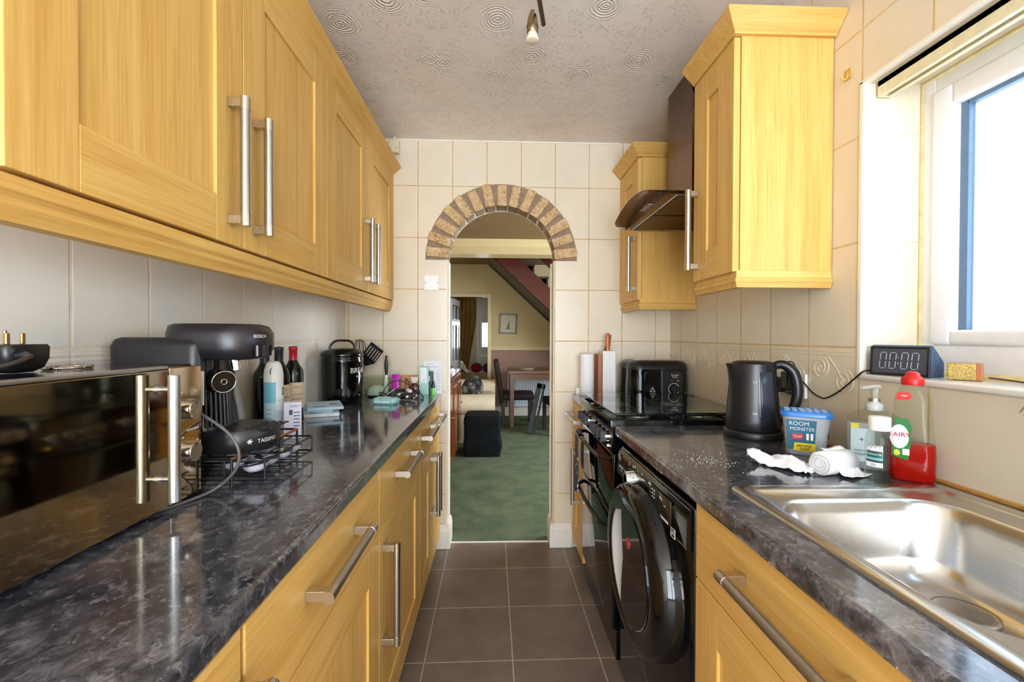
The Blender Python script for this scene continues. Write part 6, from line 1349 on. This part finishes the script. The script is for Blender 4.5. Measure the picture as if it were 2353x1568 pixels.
# window sill
ac = thing('alarm_clock', 'wedge shaped digital alarm clock with a dark glass face on the window sill', 'clock', (1.040, 1.190, 1.1432), math.radians(-68))
m = MB(); m.prism([(0.0, 0.0), (0.0, 0.012), (0.004, 0.078), (0.012, 0.082), (0.066, 0.040), (0.068, 0.034), (0.068, 0.0)], 'x', 0.0, 0.130); m.build('case', fabric('blue_grey_cloth', (62, 82, 106), (82, 104, 130), 60, 0.8, 0.2), ac)
CF = Matrix(((1, 0, 0, 0), (0, 1, 0.05, 0), (0, 0, 1, 0), (0, 0, 0, 1)))
m = MB(); m.tf = CF; m.box(-0.001, 0.131, -0.004, 0.001, 0.001, 0.079, 0.003); fc = m.build('face', plain('dark_clock_glass', (34, 33, 38), 0.06, var=0), ac)
m = MB(); m.tf = CF; m.box(0.006, 0.124, -0.0044, -0.0038, 0.008, 0.072); m.build('display_panel', plain('grey_display', (70, 70, 76), 0.12, var=0.05), fc)
SEG = {'a': ((0, 1), (1, 1)), 'b': ((1, .5), (1, 1)), 'c': ((1, 0), (1, .5)), 'd': ((0, 0), (1, 0)), 'e': ((0, 0), (0, .5)), 'f': ((0, .5), (0, 1))}
m = MB(); m.tf = CF; sw_, sh_ = 0.0135, 0.042
for x0 in (0.022, 0.044, 0.070, 0.092):
    for s_ in 'abcdef':
        (ax, az), (bx2, bz) = SEG[s_]; P0 = Vector((x0 + ax * sw_ + az * 0.003, -0.0048, 0.020 + az * sh_)); P1 = Vector((x0 + bx2 * sw_ + bz * 0.003, -0.0048, 0.020 + bz * sh_)); dd = (P1 - P0) * 0.10
        m.tube([P0 + dd, P1 - dd], 0.0011, 6)
for z in (0.034, 0.050): m.ball((0.0645, -0.0046, z), 0.0016, 8, 6)
m.build('digits', emit('dim_white_segments', (150, 152, 172), 0.10), fc)
wsp = thing('wooden_block_clock', 'small copper and gold mesh block next to the alarm clock on the sill', 'speaker', (1.128, 1.022, 1.1432), math.radians(-50))
m = MB(); m.box(-0.030, 0.030, -0.018, 0.018, 0.0, 0.042, 0.003); m.build('case', plain('copper_brown_case', (176, 106, 56), 0.35, var=0.06), wsp)
m = MB(); m.box(-0.0295, 0.018, -0.0195, -0.017, 0.001, 0.041, 0.002)
GM = NT('gold_mesh'); gv = GM.n('ShaderNodeTexVoronoi'); gv.inputs['Scale'].default_value = 520; GM.l(GM.obj(), gv.inputs['Vector']); GM.set(Base_Color=GM.ramp(gv.outputs['Distance'], [(0.2, lin((96, 76, 38))), (0.6, lin((196, 170, 100)))]), Roughness=0.35, Metallic=0.5)
m.build('mesh_front', GM.m, wsp)
cable('sill_cable', [(1.15, 0.99, 1.152), (1.165, 0.965, 1.149), (1.17, 0.93, 1.146), (1.155, 0.905, 1.1456), (1.16, 0.895, 1.1456), (1.175, 0.85, 1.1456), (1.17, 0.72, 1.1456), (1.165, 0.60, 1.1456)], 0.002, plain('brown_flex', (70, 56, 46), 0.4), 'thin brown cable running along the window sill from the copper block')
# far corner worktop
df = thing('deep_fryer', 'black deep fat fryer with a round dial in the corner beyond the cooker', 'fryer', (0.868, 2.425, WTOP)); cx, cy = 0.868, 2.425
m = MB(); m.rloft([(WTOP, cx, cy, 0.150, 0.125, 0.06), (WTOP + 0.012, cx, cy, 0.160, 0.135, 0.065), (WTOP + 0.03, cx, cy, 0.164, 0.138, 0.066), (WTOP + 0.15, cx, cy, 0.160, 0.134, 0.065), (WTOP + 0.165, cx, cy, 0.161, 0.135, 0.065)], n=8); fb = m.build('body', BLKG, df)
m = MB(); m.rloft([(WTOP + 0.165, cx, cy, 0.162, 0.136, 0.065), (WTOP + 0.186, cx, cy, 0.158, 0.132, 0.064), (WTOP + 0.202, cx, cy, 0.145, 0.118, 0.06), (WTOP + 0.206, cx, cy, 0.13, 0.104, 0.055)], n=8); lid3 = m.build('lid', BLKS, df)
m = MB(); m.box(cx - 0.11, cx + 0.11, cy - 0.09, cy + 0.06, WTOP + 0.204, WTOP + 0.212, 0.004); m.build('lid_panel', SATIN, lid3)
yf_ = cy - 0.137
m = MB(); m.prism(m.rrect(cx - 0.048, WTOP + 0.088, 0.040, 0.066, 0.022), 'y', yf_ - 0.004, yf_ + 0.01); m.build('window_panel', BLKG, fb)
m = MB(); m.prism(m.rrect(cx + 0.062, WTOP + 0.088, 0.050, 0.066, 0.022), 'y', yf_ - 0.004, yf_ + 0.01); m.build('control_plate', BLKS, fb)
m = MB(); m.box(cx - 0.003, cx + 0.016, yf_ - 0.010, yf_ + 0.006, WTOP + 0.02, WTOP + 0.165, 0.004); m.build('centre_grip', BLKM, fb)
m = MB(); m.cyl((cx + 0.066, yf_ - 0.004, WTOP + 0.062), (cx + 0.066, yf_ - 0.018, WTOP + 0.062), 0.022, 0.020, 26); m.box(cx + 0.063, cx + 0.069, yf_ - 0.022, yf_ - 0.016, WTOP + 0.044, WTOP + 0.080, 0.001); m.build('dial', BLKM, fb)
m = MB(); m.tube([(cx + 0.066 + 0.029 * math.cos(0.5 + 5.2 * k / 30), yf_ - 0.0046, WTOP + 0.062 + 0.029 * math.sin(0.5 + 5.2 * k / 30)) for k in range(31)], 0.0014, 6); m.text('Russell', 0.014, frame((cx + 0.070, yf_ - 0.0046, WTOP + 0.134), (1, 0, 0), (0, 0, 1))); m.text('Hobbs', 0.010, frame((cx + 0.070, yf_ - 0.0046, WTOP + 0.123), (1, 0, 0), (0, 0, 1)))
T_ = [(cx - 0.048 - 0.014, yf_ - 0.0048, WTOP + 0.046), (cx - 0.048 + 0.014, yf_ - 0.0048, WTOP + 0.046), (cx - 0.048, yf_ - 0.0048, WTOP + 0.070)]; m.tube(T_, 0.0015, 6, closed=True); m.text('!', 0.014, frame((cx - 0.048, yf_ - 0.0048, WTOP + 0.054), (1, 0, 0), (0, 0, 1))); m.box(cx + 0.082, cx + 0.092, yf_ - 0.0048, yf_ - 0.003, WTOP + 0.103, WTOP + 0.106); m.build('markings', INK, fb)
m = MB(); m.ball((cx + 0.055, yf_ - 0.003, WTOP + 0.105), 0.004, 10, 6); m.build('pilot_lamp', RED, fb)
kr = [(0.518, 2.500, 0.040, 0.236, 'left white paper towel roll standing at the end of the short worktop')]
for x, y, r, h, lab in kr:
    m = MB(); m.lathe([(0.014, 0.001), (0.014, 0.0), (r - 0.001, 0.0), (r, 0.002), (r, h - 0.002), (r - 0.001, h), (0.018, h), (0.018, h - 0.02), (0.001, h - 0.02)], (x, y, WTOP), 34); tag(m.build('paper_roll', PAPER, None, (x, y, WTOP)), lab, 'paper roll')
m = MB(); m.box(0.573, 0.596, 2.46, 2.56, WTOP, WTOP + 0.237, 0.003); tag(m.build('wooden_board', wood('red_brown_board', (150, 84, 46), (178, 110, 64), 'z', 0.4), None, (0.585, 2.51, WTOP)), 'narrow red brown wooden board between the two white rolls', 'board')
kb = thing('knife_block', 'tall white block with a wooden handled knife beside the deep fryer', 'knife block', (0.64, 2.505, WTOP))
m = MB(); m.rloft([(WTOP, 0.638, 2.505, 0.038, 0.038, 0.004), (WTOP + 0.254, 0.638, 2.505, 0.037, 0.037, 0.004)], smooth=False); m.build('block', plain('white_block', (234, 232, 230), 0.5, var=0.02), kb)
kn = thing('kitchen_knife', 'orange brown wooden knife handle sticking up from the white block', 'knife', (0.637, 2.50, WTOP + 0.254))
m = MB(); m.lathe([(0.011, 0.001), (0.0115, 0.015), (0.0095, 0.02), (0.0125, 0.04), (0.0130, 0.085), (0.011, 0.098), (0.001, 0.102)], (0.637, 2.50, WTOP + 0.254), 18, sy=0.7); m.build('wooden_handle', wood('orange_brown_wood', (170, 82, 36), (196, 106, 54), 'z', 0.3), kn)
m = MB(); m.prism([(0.620, WTOP + 0.2545), (0.652, WTOP + 0.2545), (0.661, WTOP + 0.346), (0.648, WTOP + 0.342)], 'y', 2.514, 2.520); tag(m.build('kitchen_scissors', plain('dark_brown_handle', (70, 36, 26), 0.4), None, (0.64, 2.517, WTOP + 0.254)), 'dark brown slanting handle behind the orange brown knife handle', 'knife')
m = MB(); m.rloft([(WTOP, 0.475, 2.55, 0.012, 0.014, 0.004), (WTOP + 0.038, 0.475, 2.55, 0.012, 0.014, 0.004)]); tag(m.build('small_white_pot', WHITE, None, (0.475, 2.55, WTOP)), 'tiny white pot behind the left paper towel roll at the worktop corner', 'pot')
m = MB(); m.rloft([(WTOP, 1.006, 2.30, 0.012, 0.016, 0.006), (WTOP + 0.035, 1.004, 2.30, 0.010, 0.014, 0.006), (WTOP + 0.048, 0.998, 2.30, 0.006, 0.008, 0.004)]); m.mat(1); m.ball((0.995, 2.284, WTOP + 0.026), 0.008, 10, 8); tag(m.build('lid_stop', [plain('dark_maroon_plastic', (54, 22, 24), 0.35), plain('pale_pink_plastic', (214, 170, 160), 0.4)], None, (1.006, 2.30, WTOP)), 'small dark maroon clip beside the deep fryer at the cooker lid', 'clip')

# ------------------------------------------------------------------ light and output
w = bpy.data.worlds.new('daylight'); SC.world = w; w.use_nodes = True
bg = w.node_tree.nodes['Background']; bg.inputs[0].default_value = (0.88, 0.95, 1.0, 1)
# daylight all round, with the half below the horizon raised to brighten the ceiling
wn = w.node_tree; tc = wn.nodes.new('ShaderNodeTexCoord'); sp_ = wn.nodes.new('ShaderNodeSeparateXYZ'); mr = wn.nodes.new('ShaderNodeMapRange')
wn.links.new(tc.outputs['Generated'], sp_.inputs[0]); wn.links.new(sp_.outputs[2], mr.inputs[0])
mr.inputs[1].default_value = -0.06; mr.inputs[2].default_value = 0.06; mr.inputs[3].default_value = 13.0; mr.inputs[4].default_value = 12.0
wn.links.new(mr.outputs[0], bg.inputs[1])
def portal(name, loc, rot, sx, sy):
    l = bpy.data.lights.new(name, 'AREA'); l.shape = 'RECTANGLE'; l.size = sx; l.size_y = sy; l.cycles.is_portal = True
    o = bpy.data.objects.new(name, l); o.location = loc; o.rotation_euler = rot; COL.objects.link(o)
portal('window_daylight', (1.30, (WY0 + WY1) / 2, (WZ0 + WZ1) / 2), (0, PI / 2, 0), WZ1 - WZ0, WY1 - WY0)
portal('added_door_daylight', ((D0 + D1) / 2, YF - 0.12, DZ / 2), (PI / 2, 0, 0), D1 - D0, DZ - 0.1)
portal('added_dining_daylight', (DX1 + 0.12, (wy0 + wy1) / 2, (wz0 + wz1) / 2), (0, PI / 2, 0), wz1 - wz0, wy1 - wy0)
portal('front_door_daylight', (0.05, 9.50, 1.275), (-PI / 2, 0, 0), 0.7, 0.51)
SC.view_settings.view_transform = 'Standard'; SC.view_settings.look = 'None'; SC.view_settings.gamma = 1.0
SC.view_settings.use_curve_mapping = False; SC.view_settings.exposure = 0.5
SC.cycles.use_denoising = True; SC.cycles.max_bounces = 10; SC.cycles.diffuse_bounces = 6; SC.cycles.glossy_bounces = 6
SC.cycles.transmission_bounces = 10; SC.cycles.transparent_max_bounces = 16
SC.cycles.sample_clamp_indirect = 8.0; SC.cycles.caustics_reflective = False; SC.cycles.caustics_refractive = False
